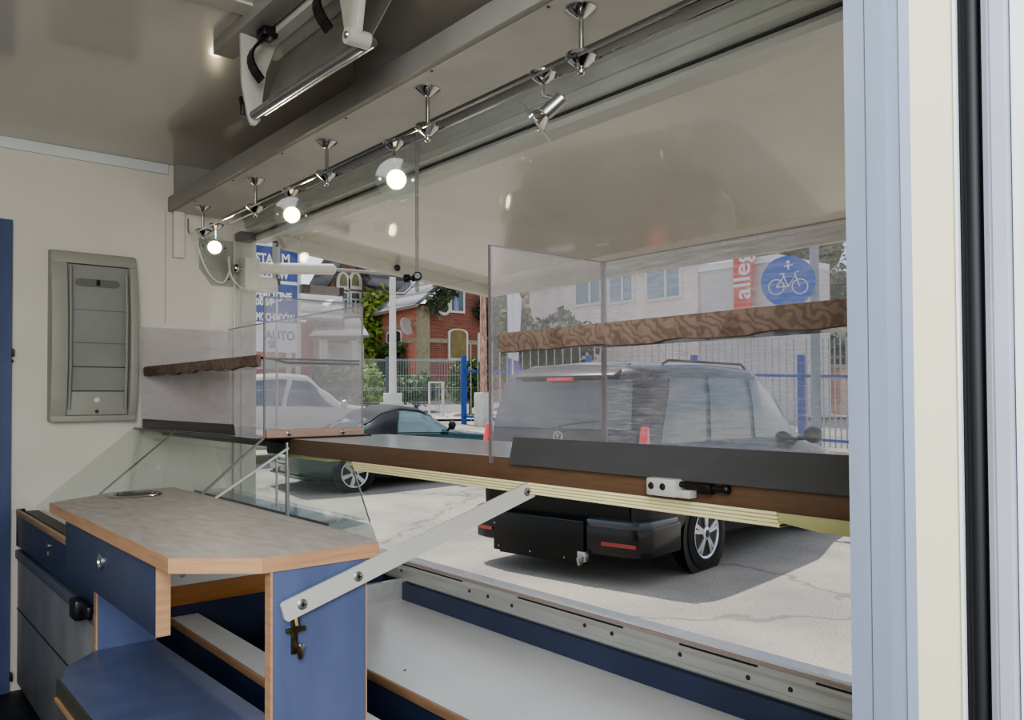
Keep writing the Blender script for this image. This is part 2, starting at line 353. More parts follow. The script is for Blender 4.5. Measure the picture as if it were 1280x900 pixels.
def single(name, mb, mt, label, cat, group=None, kind=None, smooth=True):
    xs = [v[0] for v in mb.v]; ys = [v[1] for v in mb.v]; zs = [v[2] for v in mb.v]
    loc = Vector(((min(xs)+max(xs))/2, (min(ys)+max(ys))/2, min(zs)))
    o = link(name, mb, mt, loc, None, smooth); o.location = loc
    if label: o['label'] = label
    if cat: o['category'] = cat
    if group: o['group'] = group
    if kind: o['kind'] = kind
    return o
def struct(name, mb, mt, label=None, smooth=True, parent=None, loc=None):
    if parent is not None: return link(name, mb, mt, loc or (0, 0, 0), parent, smooth)
    return single(name, mb, mt, label, None, kind='structure', smooth=smooth)
def copy_tree(o, parent=None):
    c = o.copy(); COL.objects.link(c)
    if parent is not None: c.parent = parent
    for ch in list(o.children): copy_tree(ch, c)
    return c
def frame_mtx(o, x, y):
    """matrix with text x axis = x, text y axis = y"""
    x = Vector(x).normalized(); y = Vector(y).normalized(); z = x.cross(y)
    mm = Matrix((x, y, z)).transposed().to_4x4(); mm.translation = Vector(o); return mm

# ================================================================== the trailer: setting
struct('floor', MB().box(-3.6, -.2, -.95, 1.5, -.05, 0), M['floor'], 'dark grey trailer floor at the lower left')
struct('ceiling', MB().box(-3.62, -.22, -.95, 1.5, CEIL, CEIL+.04), M['ceil'], 'glossy off-white trailer ceiling')
struct('wall_left', MB().box(-3.605, XW, -.95, 1.462, -.45, CEIL+.04), M['wall'], 'glossy cream end wall behind the grey rack')
struct('wall_back', MB().box(-3.605, -.3, -1.0, -.95, -.45, CEIL+.04), M['wall'], 'cream back wall of the trailer opposite the hatch')
t_ = MB().box(XW, XW+.012, -.95, 1.08, 2.052, CEIL, .003)
for y in (.53, -.2): t_.lathe([(.005, 0), (.004, .003)], (XW+.012, y, 2.072), (1, 0, 0), 10)
struct('trim_1', t_, M['white'], 'pale strip along the joint of end wall and ceiling')
struct('trim_2', MB().box(-2.03, -1.965, .2, 1.08, CEIL-.006, CEIL), M['shelfg'], 'flat strip across the ceiling behind the lamp shelf')
struct('trim_3', MB().box(XW, XW+.002, 1.071, 1.0725, 1.42, 1.9), M['fascia'], 'thin vertical panel joint on the end wall')
# hatch wall
struct('wall_front', MB().box(-3.565, -.26, YW+.005, 1.5, -.1, .49), M['navy'], 'low blue wall under the hatch sill')
sl = MB().prism([(1.458, .488), (1.452, .494), (1.452, .528), (1.458, .534), (1.462, .545), (1.47, .545), (1.47, .488)], 'x', -3.53, -.28)
sl.box(-3.53, -.28, 1.449, 1.456, .498, .506)
sill = struct('sill', sl, M['alu'], 'long aluminium hatch sill dotted with rivets', smooth=False); sill.name = 'trim_8'
def sp(name, mb, mt, parent): return link(name, mb, mt, parent.location, parent)
sp('sill_top', MB().prism([(1.474, .545), (1.478, .556), (1.53, .552), (1.53, .48), (1.474, .48)], 'x', -3.53, -.28), M['skin'], sill)
sp('sill_seal', MB().box(-3.53, -.28, 1.468, 1.476, .535, .5505), mat('seal_red_brown', (178, 160, 154), .6), sill)
sg = MB()
for x0, x1 in ((-2.36, -1.98), (-1.72, -1.33), (-1.16, -.96), (-.83, -.5)): sg.box(x0, x1, 1.4585, 1.4665, .5412, .5446)
sp('sill_slots', sg, M['dark'], sill)
for px_, py_ in ((502, 712), (587, 737), (610, 745), (731, 781), (765, 792), (935, 847), (988, 862), (640, 757), (850, 818)):
    p = at(px_, py_, Y=1.452); sp('rivet', MB().lathe([(.0055, 0), (.004, .003)], (p.x, 1.452, min(.524, max(.508, p.z))), (0, -1, 0), 10), M['screw'], sill)
# header over the hatch
hd = MB().box(-3.53, -.26, 1.40, 1.50, 1.862, 1.965).prism([(1.385, 1.90), (1.385, 1.925), (1.41, 1.93), (1.41, 1.895)], 'x', -3.53, -.26)
hd.prism([(1.41, 1.862), (1.41, 1.84), (1.43, 1.832), (1.50, 1.832), (1.50, 1.862)], 'x', -3.53, -.26)
hd.box(-3.53, -.26, 1.436, 1.50, 1.80, 1.834, .002)
hd.prism([(1.425, 1.812), (1.432, 1.822), (1.45, 1.822), (1.45, 1.798), (1.432, 1.798)], 'x', -3.53, -.26)
header = struct('window_1', hd, M['alu'], 'stepped aluminium header profile over the hatch opening', smooth=False)
sp('header_groove', MB().box(-3.53, -.26, 1.428, 1.4395, 1.8265, 1.831), M['dark'], header)
struct('trim_4', MB().box(-3.56, -.26, 1.30, 1.40, 1.962, 1.985), mat('brown_strip', (104, 92, 78), .5), 'brownish strip above the light rail')
struct('wall_upper', MB().box(-3.56, -.26, 1.40, 1.50, 1.966, CEIL), M['shelfg'], 'narrow wall band over the hatch header')
# post at the left end of the opening
pst = MB().box(XW, XW+.012, 1.362, 1.455, .5, 1.83, .003).box(XW+.012, XW+.016, 1.395, 1.40, .5, 1.83).box(XW, XW+.006, 1.44, 1.468, .5, 1.83, .002)
struct('trim_5', pst, mat('aluminium_light', (196, 194, 186), .4, .3, noise=.05), 'grey aluminium post at the left end of the hatch', smooth=False)
# jamb of the entrance the picture is taken through
def jx(p): return at(p, 476, Y=.6).x
struct('trim_9', MB().prism([(jx(1060), .6), (jx(1084.5), .6), (jx(1085), .602), (jx(1086), .602), (jx(1086.5), .6), (jx(1110), .6), (jx(1112), .606), (jx(1124), .606), (jx(1126), .604), (jx(1138), .606), (jx(1138), .66), (jx(1060), .66)], 'z', -.45, 2.4), M['alub'], 'blue-grey aluminium door post at the right', smooth=False)
struct('wall_right', MB().box(jx(1138), jx(1194), .606, 1.5, -.45, 2.4), M['cream'], 'narrow cream panel beside the door post')
struct('trim_6', MB().box(jx(1194), jx(1198), .604, .6075, -.45, 2.4), M['skin'], 'thin white edge between cream panel and black seal')
struct('trim_7', MB().box(jx(1198)-.004, jx(1234), .6085, .70, -.45, 2.4).tube([(jx(1214), .610, -.45), (jx(1214), .610, 2.4)], .006, 14), M['black'], 'black rubber door seal at the right')
struct('door_2', MB().prism([(jx(1232), .602), (jx(1240), .6), (jx(1241), .602), (jx(1243), .602), (jx(1244), .6), (jx(1262), .6), (jx(1264), .66), (jx(1232), .66)], 'z', -.45, 2.4), mat('door_grey', (178, 182, 192), .4, .2), 'grey edge of the opened entrance door', smooth=False)
struct('door_panel', MB().box(jx(1262.5), -.10, .606, .65, -.45, 2.4, .004), M['skin'], 'white face of the opened entrance door').name = 'door_3'
# blue door flat on the end wall
bd = struct('door_1', MB().box(XW, XW+.02, -.32, .512, .0, 1.78, .003), M['blue'], 'flat blue door at the left edge of the end wall')
sp('lock', MB().box(XW+.005, XW+.03, .512, .519, 1.262, 1.29, .002).box(XW+.005, XW+.026, .512, .516, 1.24, 1.25), M['blackp'], bd)
sp('latch', MB().box(XW+.005, XW+.03, .512, .520, .045, .075, .002), M['blackp'], bd)

# outward-opened hatch flap
def fp(x, y, dz=0):                       # flap plane, dropping slightly outwards
    return (x, y, 1.805-.107*(y-1.47)+dz)
fl = Thing('hatch_flap', 'white hatch flap propped open over the serving counter', 'hatch', (-1.9, 1.47, 1.8))
FX0, FX1, FY1 = -3.36, -.1, 2.66
fl.part('flap_panel', MB().slab([fp(FX0, 1.47), fp(FX1, 1.47), fp(FX1, FY1), fp(FX0, FY1)], (0, 0, .035)), M['flap'], smooth=False)
ed = MB().slab([fp(FX0, 1.50, -.05), fp(FX0, FY1, -.05), fp(FX0, FY1, .035), fp(FX0, 1.47, .035), fp(FX0, 1.47, 0)], (.05, 0, 0))
ed.slab([fp(FX0, FY1, .036), fp(FX1, FY1, .036), fp(FX1, FY1, -.05), fp(FX0, FY1, -.05)], (0, -.03, 0))
fl.part('flap_rim', ed, mat('flap_rim', (200, 196, 186), .4, .1, noise=.03), smooth=False)
b_ = MB()
b_.lathe([(.016, 0), (.016, .006), (.01, .01)], fp(FX0+.05, 2.06, -.022), (1, 0, 0), 14)
fl.part('buffer', b_, M['blackp'])
fl.part('buffer', MB().lathe([(.02, 0), (.02, .005), (.012, .008)], fp(FX0+.05, 2.08, .012), (1, 0, 0), 14), M['shelfg'])

# ================================================================== overhead shelf and lights
sh = Thing('overhead_shelf', 'long grey shelf board under the ceiling carrying the light rail', 'shelf', (-1.9, 1.19, 1.895))
sh.part('board', MB().box(-3.56, -.26, 1.10, 1.30, 1.895, 1.912), M['shelfg'])
sh.part('fascia', MB().box(-3.562, -.26, 1.08, 1.10, 1.895, 1.956, .002), M['fascia'])
for x in (-3.3, -2.9, -2.48, -2.05, -1.62, -1.2, -.8): sh.part('screw', MB().lathe([(.004, 0), (.0035, -.002)], (x, 1.108, 1.895), (0, 0, 1), 8), M['screw'])
sh.part('bracket', MB().box(-1.99, -1.97, 1.10, 1.30, 1.912, CEIL), M['fascia'])
sh.part('bracket', MB().box(-3.55, -3.53, 1.10, 1.30, 1.912, CEIL), M['fascia'])

RY = 1.165
lr = Thing('light_rail', 'chrome twin-wire light rail hanging under the grey shelf', 'light rail', (-1.9, RY, 1.78))
for dy in (-.022, .022): lr.part('wire', MB().tube([(-3.44, RY+dy, 1.79), (-3.0, RY+dy, 1.788), (-.3, RY+dy, 1.788)], .0035, 8), M['chrome'])
lr.part('wire_end', MB().tube([(-3.44, RY-.022, 1.79), (-3.475, RY-.026, 1.794), (-3.48, RY-.028, 1.815), (-3.48, RY-.028, 1.86)], .0035, 8).tube([(-3.44, RY+.022, 1.79), (-3.47, RY+.03, 1.80), (-3.50, RY+.06, 1.78), (-3.52, RY+.1, 1.74)], .003, 8), M['chrome'])
for x in (-3.38, -2.833, -2.279, -1.722, -1.163):
    s_ = lr.part('support', MB().lathe([(.033, 0), (.033, -.003), (.010, -.020), (.0055, -.022), (.0055, -.098), (.014, -.100)], (x, RY, 1.895), n=20), M['chrome'])
    lr.part('disc', MB().lathe([(.033, .014), (.034, .006), (.012, -.012), (.006, -.014)], (x, RY, 1.785), n=20), M['chrome'], s_)
    lr.part('tip', MB().ball((x, RY, 1.764), .0085), M['chrome'], s_)
    if x in (-2.279, -1.722): lr.part('clip', MB().box(x+.02, x+.034, RY+.10, RY+.115, 1.90, 1.915, .002), M['blackp'], s_)

def spot(x, head, d, label, lit=True, gr=.048):
    head = Vector(head); d = Vector(d).normalized()
    t = Thing('spotlight', label, 'spotlight', (x, RY, 1.76), group='halogen spotlights on the rail')
    t.part('clamp', MB().lathe([(.031, .012), (.031, .007), (.011, -.010), (.006, -.012)], (x, RY, 1.785), n=20), M['chrome'])
    j = head-d*.045
    t.part('stem', MB().tube([(x, RY, 1.775), (x, RY, max(j.z+.012, 1.715)), j], .0045, 8).ball(j, .009), M['chrome'])
    t.part('lamp_body', MB().lathe([(.004, -.052), (.016, -.050), (.0165, -.012), (.0155, .0)], head, d, 20), M['steel'])
    rf = t.part('reflector', MB().lathe([(.012, -.004), (.022, .012), (.026, .026)], head, d, 20, False), M['reflector'] if lit else M['chrome'])
    t.part('bulb', MB().lathe([(.019, .018), (.0185, .022), (1e-5, .024)], head, d, 20), M['bulb'] if lit else M['lens'], rf)
    gs = t.part('glass_shield', MB().lathe([(.026, .026), (gr, .024), (gr, .0275), (.026, .030)], head, d, 28, False), M['lens'])
    ax = d.cross(Vector((0, 0, 1))).normalized()
    for s in (-1, 1): t.part('pin', MB().lathe([(.004, -.004), (.004, .006)], head+d*.027+ax*s*gr*.78, d, 8), M['chrome'], gs)
    if lit:
        ld = bpy.data.lights.new('spot_light', 'SPOT'); ld.energy = 3; ld.color = (1, .9, .74); ld.spot_size = 1.4; ld.spot_blend = .5; ld.shadow_soft_size = .02
        lo = bpy.data.objects.new('spot_light', ld); COL.objects.link(lo); lo.parent = t.o
        lo.location = head+d*.034-t.loc; lo.rotation_euler = d.to_track_quat('-Z', 'Y').to_euler()
    return t
def tocam(p, dx=0, dz=0): return (CAM+Vector((dx, 0, dz))-Vector(p))
h1 = (-3.245, RY, 1.712); spot(-3.233, h1, tocam(h1, .3, -.9), 'small lit spotlight nearest the end wall above the octagonal plate')
h2 = (-2.529, RY, 1.712); spot(-2.535, h2, tocam(h2, 0, -.1), 'lit spotlight with warm glow, second from the end wall', gr=.058)
h3 = (-1.875, RY, 1.692); spot(-1.884, h3, tocam(h3, .1, 0), 'lit spotlight with clear glass shield beside the hanging pane joint', gr=.056)
h4 = (-1.275, RY, 1.708); spot(-1.279, h4, (-.55, -.42, -.55), 'unlit spotlight turned sideways so its glass disc shows edge-on', lit=False, gr=.056)

# hanging glass panes behind the rail
GY = 1.351
single('hanging_pane', MB().box(-3.55, -2.060, GY-.002, GY+.003, 1.427, 1.96), M['clear'], 'clear hanging glass pane between end wall and the clamps', 'glass pane', 'hanging glass panes')
single('hanging_pane', MB().box(-2.054, -.40, GY-.002, GY+.003, 1.424, 1.96), M['clear'], 'clear hanging glass pane right of the clamps, towards the door post', 'glass pane', 'hanging glass panes')
single('pane_edge_seal', MB().box(-2.060, -2.054, GY-.004, GY+.005, 1.42, 1.955), M['edge'], 'pale vertical joint strip between the two hanging panes', 'seal')
cl = Thing('pane_clamp', 'small black knobbed clamp joining the hanging panes', 'clamp', (-2.057, GY, 1.466))
for s in (-1, 1): cl.part('knob', MB().lathe([(.006, 0), (.007, .012), (.013, .014), (.013, .028), (.009, .032)], (-2.057+s*.012, GY-.004, 1.462), (s*.8, -.6, 0), 12), M['blackp'])
cl.part('bracket', MB().box(-2.075, -2.039, GY-.008, GY-.002, 1.452, 1.472, .002), M['blackp'])

# ================================================================== paper roll holder under the ceiling
d_ = Thing('paper_roll_holder', 'grey paper roll holder with two black arms under the ceiling', 'roll holder', (-1.75, .86, CEIL))
d_.part('mounting_board', MB().box(-2.245, -1.15, .80, .86, 2.058, CEIL, .003), M['fascia'])
d_.part('channel', MB().prism([(.868, CEIL), (.868, 2.045), (.90, 2.045), (.90, 2.052), (.95, 2.052), (.95, CEIL)], 'x', -2.16, -1.15), M['shelfg'], smooth=False)
d_.part('back_plate', MB().slab([(-2.12, .955, 2.06), (-1.46, .955, 2.06), (-1.5, .865, 1.86), (-2.05, .865, 1.862)], (0, .004, .002)), mat('holder_plate', (128, 126, 120), .4, .2, noise=.04), smooth=False)
d_.part('bar', MB().tube([(-2.055, .84, 1.846), (-1.49, .84, 1.838)], .0115, 14).tube([(-2.055, .868, 1.862), (-1.49, .868, 1.854)], .012, 12), M['steel'])
def brk(x, w): return MB().prism([(.905, 2.05), (.808, 2.06), (.812, 1.93), (.826, 1.85), (.836, 1.826), (.85, 1.824), (.862, 1.838), (.868, 1.9), (.878, 1.97)], 'x', x, x+w, .001)
d_.part('end_bracket', brk(-2.075, .012), mat('bracket_grey', (178, 175, 165), .4))
eb = d_.part('end_bracket', MB().prism([(-1.57, 2.10), (-1.40, 2.10), (-1.455, 1.855), (-1.47, 1.838), (-1.49, 1.836), (-1.502, 1.85)], 'y', .81, .825, .001).tube([(-1.478, .80, 1.846), (-1.478, .85, 1.846)], .018, 14), mat('bracket_grey', (178, 175, 165), .4))
d_.part('bolt', MB().lathe([(.008, 0), (.006, .004)], (-1.478, .80, 1.846), (0, -1, 0), 10), M['steel'], eb)
d_.part('knob', MB().prism([(-2.10, 1.90), (-2.085, 1.90), (-2.07, 1.875), (-2.075, 1.845), (-2.09, 1.85), (-2.09, 1.872)], 'y', .815, .835, .003), M['blackp'])
for x in (-1.985, -1.615):
    pts = [(x-.02+.02*u, .86-.10*math.sin(u*2.6)*.55, 2.045-.13*u) for u in [i/8 for i in range(9)]]
    ar = MB()
    for p0, p1 in zip(pts, pts[1:]): ar.bar(p0, (p1[0], p1[1], p1[2]-.002), .032, .006, (0, 1, 0))
    c_ = d_.part('spring_arm', ar, M['blackp'])
    d_.part('clamp_head', MB().box(x-.045, x+.005, .835, .875, 2.035, 2.062, .004), M['blackp'], c_)

# ================================================================== grey rack on the end wall
rk = Thing('wall_rack', 'tall grey plastic dispenser rack screwed to the end wall', 'rack', (XW, .80, 1.01))
def rail(y0, y1):
    prof = [(XW, 1.012), (XW+.045, 1.012), (XW+.07, 1.10), (XW+.085, 1.25), (XW+.085, 1.42), (XW+.07, 1.57), (XW+.045, 1.672), (XW, 1.682)]
    return MB().prism([(a, b) for a, b in prof], 'y', y0, y1, .006)
rk.part('side_rail', rail(.632, .690), M['rackp'])
rk.part('side_rail', rail(.915, .945), M['rackp'])
rk.part('top_rail', MB().prism([(XW, 1.685), (XW+.045, 1.677), (XW+.06, 1.63), (XW+.045, 1.632), (XW, 1.632)], 'y', .634, .943, .005), M['rackp'])
rk.part('bottom_rail', MB().box(XW, XW+.055, .634, .943, 1.01, 1.035, .005), M['rackp'])
bp_ = rk.part('back_plate', MB().prism([(XW, 1.03), (XW+.030, 1.03), (XW+.034, 1.1), (XW+.05, 1.25), (XW+.052, 1.40), (XW+.046, 1.52), (XW+.04, 1.63), (XW, 1.63)], 'y', .69, .915), M['rackd'])
sb = MB(); 
sb.prism([(.735, 1.545), (.725, 1.55), (.72, 1.56), (.725, 1.57), (.735, 1.575), (.865, 1.575), (.877, 1.57), (.882, 1.56), (.877, 1.55), (.865, 1.545)], 'x', XW+.040, XW+.0485)
rk.part('slot', sb, mat('rack_slot', (112, 112, 106), .6), bp_)
rk.part('slot_catch', MB().box(XW+.045, XW+.052, .795, .808, 1.55, 1.572, .001), M['dark'], bp_)
for z, x in ((1.45, .0502), (1.32, .0532), (1.225, .050), (1.13, .0385)): rk.part('joint', MB().box(XW+.03, XW+x, .692, .913, z, z+.003), M['dark'] if z < 1.3 else mat('rack_slot', (112, 112, 106)), bp_)
rk.part('lower_plate', MB().box(XW+.036, XW+.044, .692, .913, 1.036, 1.128, .002), M['rackp'], bp_)
for z, r in ((1.095, .011), (1.05, .007)): rk.part('hole', MB().lathe([(r, 0), (r*.7, .003)], (XW+.044, .80, z), (1, 0, 0), 12), M['white'] if r > .01 else M['screw'], bp_)
rk.part('guide', MB().tube([(XW+.058, .903, 1.6), (XW+.072, .903, 1.45), (XW+.07, .903, 1.25), (XW+.05, .903, 1.06)], .006, 8), M['rackd'])
rk.part('guide', MB().tube([(XW+.058, .70, 1.62), (XW+.072, .70, 1.45), (XW+.07, .70, 1.25), (XW+.05, .70, 1.06)], .006, 8), M['rackd'])

# ================================================================== hatch hardware by the end wall
single('cable_duct', MB().box(XW, XW+.03, 1.098, 1.142, 1.70, 1.905, .002), M['whitep'], 'short pale cable duct on the end wall under the shelf end', 'cable duct')
oc = Thing('octagonal_plate', 'grey octagonal metal plate on the end wall behind the small spotlight', 'plate', (XW, 1.3, 1.6))
oc.part('plate', MB().prism([(1.213, 1.80), (1.213, 1.668), (1.268, 1.597), (1.362, 1.597), (1.362, 1.80)], 'x', XW, XW+.006), mat('plate_grey', (176, 174, 166), .45, .2, noise=.05), smooth=False)
for y, z in ((1.235, 1.688), (1.285, 1.62), (1.23, 1.765), (1.34, 1.63)): oc.part('rivet', MB().lathe([(.005, 0), (.003, .003)], (XW+.006, y, z), (1, 0, 0), 8), M['screw'])
ac = Thing('flap_actuator', 'cream electric lift cylinder between end wall and hatch flap', 'actuator', (-3.5, 1.41, 1.65))
ac.part('gear_housing', MB().box(-3.535, -3.465, 1.378, 1.45, 1.578, 1.722, .008), M['whitep'])
ac.part('motor', MB().tube([(-3.5, 1.45, 1.612), (-3.5, 1.53, 1.615)], .031, 18).box(-3.52, -3.48, 1.44, 1.525, 1.578, 1.59, .003), M['whitep'])
ac.part('tube', MB().tube([(-3.5, 1.45, 1.683), (-3.5, 1.82, 1.713)], .026, 20).tube([(-3.5, 1.82, 1.713), (-3.5, 1.83, 1.714)], [.026, .018], 20), M['whitep'])
ac.part('piston_rod', MB().tube([(-3.5, 1.82, 1.713), (-3.42, 2.34, 1.715), (-3.33, 2.40, 1.70)], .008, 12), M['steel'])
ac.part('ball_joint', MB().ball((-3.50, 1.352, 1.672), .02).tube([(XW, 1.345, 1.672), (-3.50, 1.352, 1.672), (-3.50, 1.40, 1.672)], .009, 10), M['chrome'])
single('control_cable', MB().tube(smooth_path([(XW+.012, 1.20, 1.775), (XW+.02, 1.22, 1.70), (XW+.02, 1.26, 1.63), (XW+.02, 1.31, 1.61), (XW+.03, 1.335, 1.66), (XW+.04, 1.33, 1.72), (XW+.05, 1.325, 1.70), (XW+.06, 1.335, 1.63), (-3.50, 1.38, 1.585), (-3.50, 1.42, 1.575)]), .005, 8), M['whitep'], 'thin white cable looping from the shelf to the lift cylinder', 'cable')
hb = Thing('hinge_block', 'dark hinge block with wires at the upper left corner of the hatch', 'hinge', (-3.5, 1.43, 1.82))
hb.part('block', MB().box(-3.545, -3.47, 1.36, 1.44, 1.80, 1.835, .004), M['vdgrey'])
hb.part('arm', MB().tube([(-3.49, 1.44, 1.82), (-3.45, 1.52, 1.80), (-3.40, 1.60, 1.765)], .006, 8).tube([(-3.49, 1.45, 1.845), (-3.47, 1.49, 1.86), (-3.45, 1.47, 1.83)], .009, 8), M['vdgrey'])
sr = Thing('stay_bracket', 'grey upright stay with thin rod beside the lift cylinder', 'stay', (-3.5, 1.54, 1.3))
sr.part('plate', MB().box(-3.506, -3.498, 1.52, 1.556, 1.64, 1.825, .002), mat('plate_grey', (176, 174, 166)))
sr.part('clamp', MB().box(-3.512, -3.492, 1.522, 1.555, 1.615, 1.645, .003), M['vdgrey'])
sr.part('rod', MB().tube([(-3.5, 1.54, 1.63), (-3.5, 1.54, .58)], .0055, 8), M['alu'])
for z in (1.795, 1.655): sr.part('rivet', MB().lathe([(.007, 0), (.005, .003)], (-3.498, 1.54, z), (1, 0, 0), 8), M['screw'])
lb = Thing('marker_lamp', 'slim grey lamp bar sticking out under the lift cylinder', 'lamp', (-3.5, 1.66, 1.6))
lb.part('holder', MB().box(-3.52, -3.48, 1.655, 1.695, 1.588, 1.628, .003), M['vdgrey'])
lb.part('lens', MB().box(-3.515, -3.485, 1.695, 1.85, 1.59, 1.627, .002), mat('lamp_lens_mauve', (150, 136, 134), .3))
lb.part('end_cap', MB().box(-3.52, -3.48, 1.85, 1.87, 1.588, 1.628, .003), M['vdgrey'])

# ================================================================== refrigerated counter and its glass case
FX = -2.315
rf_ = Thing('refrigerated_counter', 'blue and dark grey refrigerated counter under the glass case by the end wall', 'counter', (-2.95, .95, 0))
rf_.part('body', MB().prism([(.56, .0), (.56, .66), (1.19, .66), (1.19, .685), (1.335, .69), (1.385, .56), (1.385, .0)], 'x', XW+.005, FX-.006), mat('cabinet_grey', (160, 166, 166), .4, .1), smooth=False)
rf_.part('top_plate', MB().box(XW+.01, FX-.002, .55, 1.19, .66, .672), M['white'])
rf_.part('top_rail', MB().box(XW+.005, FX, .530, .542, .664, .683, .002), M['beech'])
rf_.part('gasket', MB().box(XW+.03, FX-.03, .556, .60, .672, .677), mat('gasket_brown', (66, 56, 54), .5))
fr = rf_.part('front_panel', MB().box(XW+.02, FX, .535, .558, .545, .664, .002), M['navy'])
rf_.part('lock', MB().lathe([(.010, 0), (.010, .006), (.006, .008)], (-2.96, .535, .628), (0, -1, 0), 14).box(-2.963, -2.957, .528, .533, .598, .61), M['steel'], fr)
rf_.part('corner_trim', MB().box(XW, XW+.02, .532, .56, .545, .684, .003), M['blackp'])
dr = rf_.part('door', MB().box(XW+.012, -2.345, .536, .558, .03, .53, .004), M['gdoor'])
rf_.part('door_rail', MB().box(XW+.008, -2.345, .528, .56, .50, .532, .004), M['gtrim'], dr)
rf_.part('door_joint', MB().box(XW+.012, -2.345, .5345, .5365, .31, .314), M['dark'], dr)
rf_.part('handle', MB().box(-2.50, -2.43, .50, .53, .50, .555, .006).box(-2.445, -2.36, .515, .536, .515, .55, .004), M['blackp'], dr)
rf_.part('side_band', MB().box(FX-.006, FX-.001, .56, 1.19, .582, .66), M['white'])
rf_.part('side_rail', MB().box(FX-.006, FX+.006, .56, 1.385, .528, .582, .002), M['orange'])
rf_.part('side_panel', MB().box(FX-.006, FX, .56, 1.385, .0, .528), mat('side_navy', (30, 38, 66), .6))
b_ = MB().lathe([(.008, 0), (.006, .006)], (FX-.006, 1.17, .669), (1, 0, 0), 10)
rf_.part('end_cap', MB().slab([(FX-.004, 1.12, .672), (FX-.004, 1.335, .692), (FX-.004, 1.345, .675), (FX-.004, 1.385, .56), (FX-.004, 1.12, .56)], (.010, 0, 0)), M['alu'], smooth=False)
rf_.part('bolt', b_, M['screw'])

gc = Thing('glass_display_case', 'slanted glass display case on the refrigerated counter', 'display case', (-2.95, .95, .672))
def fpane(x0, x1): return MB().slab([(x0, .60, .684), (x1, .60, .684), (x1, .955, .980), (x0, .955, .980)], (0, -.0038, .0046))
gc.part('front_pane', fpane(XW+.004, -3.053), M['dglass'], smooth=False)
gc.part('front_pane', fpane(-3.047, -2.262), M['dglass'], smooth=False)
def erod(x): return MB().bar((x, .60, .686), (x, .955, .983), .006, .006)
for x in (-3.05, -2.262): gc.part('pane_joint', erod(x), M['steel'])
gc.part('end_rod', MB().bar((-2.20, .745, .80), (-2.17, .99, .958), .006, .006), M['alu'])
gc.part('end_pane', MB().slab([(-2.27, .61, .682), (-2.27, 1.30, .682), (-2.27, 1.262, .93), (-2.27, .95, .975)], (.005, 0, 0)), M['dglass'], smooth=False)
gc.part('back_pane', MB().slab([(XW+.01, 1.335, .695), (FX, 1.335, .695), (FX, 1.262, .93), (XW+.01, 1.262, .93)], (0, .004, .002)), M['dglass'], smooth=False)
gc.part('back_edge', MB().tube([(FX, 1.337, .695), (FX, 1.264, .905), (FX-.0, 1.255, .925)], .0028, 8), M['steel'])
gc.part('top_plate', MB().box(XW+.005, -2.295, .945, 1.33, .974, .981), M['smoke'])
gc.part('underside_rail', MB().box(XW+.005, -2.40, 1.06, 1.30, .945, .972, .003), M['vdgrey'])
gc.part('ledge', MB().prism([(XW+.03, .982), (-2.545, .982), (-2.555, 1.016), (XW+.03, 1.016)], 'y', .975, .981), M['vdgrey'], smooth=False, label='charcoal upright ledge along the top')
gc.part('shelf_pane', MB().box(XW+.02, FX, 1.19, 1.325, .700, .706), M['dglass'])
gc.part('shelf_edge', MB().box(XW+.02, FX, 1.186, 1.19, .699, .707), mat('glass_dark_edge', (60, 68, 84), .2))
gc.part('support_rod', MB().tube([(-2.31, 1.05, .965), (-2.31, 1.05, .67)], .006, 12), M['steel'])
gc.part('end_bracket', MB().box(-2.44, -2.362, 1.04, 1.20, .928, .972, .003).bar((-2.36, 1.045, .972), (-2.335, 1.045, .93), .03, .004), M['black'])
gc.part('hinge_wire', MB().tube([(-2.21, .745, .80), (-2.28, .74, .79), (-2.33, .76, .795)], .003, 6).tube([(-2.16, .80, .785), (-2.30, .86, .77), (-2.35, .9, .78)], .003, 6), M['steel'])

# ================================================================== serving counter
sc_ = Thing('serving_counter', 'long serving counter with wooden edge across the hatch opening', 'counter', (-1.4, 1.25, .93))
CX1 = -.42
sc_.part('board', MB().box(-2.36, CX1, 1.066, 1.43, .932, .975), mat('counter_core', (150, 140, 120), .6))
sc_.part('top_sheet', MB().box(-2.36, CX1, 1.064, 1.43, .975, .9765), M['counter'])
sc_.part('wood_edge', MB().box(-2.362, CX1, 1.058, 1.066, .93, .9755, .001), M['cwood'])
rb = MB()
for i in range(4): rb.box(-1.93, -.662, 1.0585+i*.0025, 1.11, .924-i*.0062, .9294-i*.0062, .0012, 1)
rb.box(-1.93, -.662, 1.068, 1.12, .906, .929)
sc_.part('ribbed_rail', rb, M['rib'], label='ribbed strip in bounce-lit cream under the wooden edge')
sc_.part('rail_joiner', MB().box(-1.985, -1.93, 1.07, 1.12, .915, .929, .002).box(-2.36, -2.10, 1.075, 1.12, .918, .930, .002), M['olive'])
sc_.part('end_plate', MB().prism([(-.662, .929), (-.662, .914), (-.60, .907), (-.5, .905), (CX1, .905), (CX1, .929)], 'y', 1.062, 1.13, .002), M['olive'])
sc_.part('stay_wire', MB().tube([(-.57, 1.10, .905), (-.525, 1.12, .80), (-.51, 1.13, .70)], .003, 8), M['steel'])
lt = sc_.part('latch', MB().box(-.885, -.825, 1.03, 1.058, .937, .966, .003).box(-.83, -.80, 1.035, 1.055, .937, .95, .002), M['armw'])
for x in (-.874, -.850): sc_.part('bolt', MB().lathe([(.006, 0), (.004, .003)], (x, 1.03, .953), (0, -1, 0), 10), M['dark'], lt)
sc_.part('latch_rod', MB().tube([(-.83, 1.045, .958), (-.745, 1.05, .955)], .005, 8).ball((-.742, 1.05, .956), .008).box(-.79, -.765, 1.04, 1.056, .946, .962, .002), M['blackp'], lt)

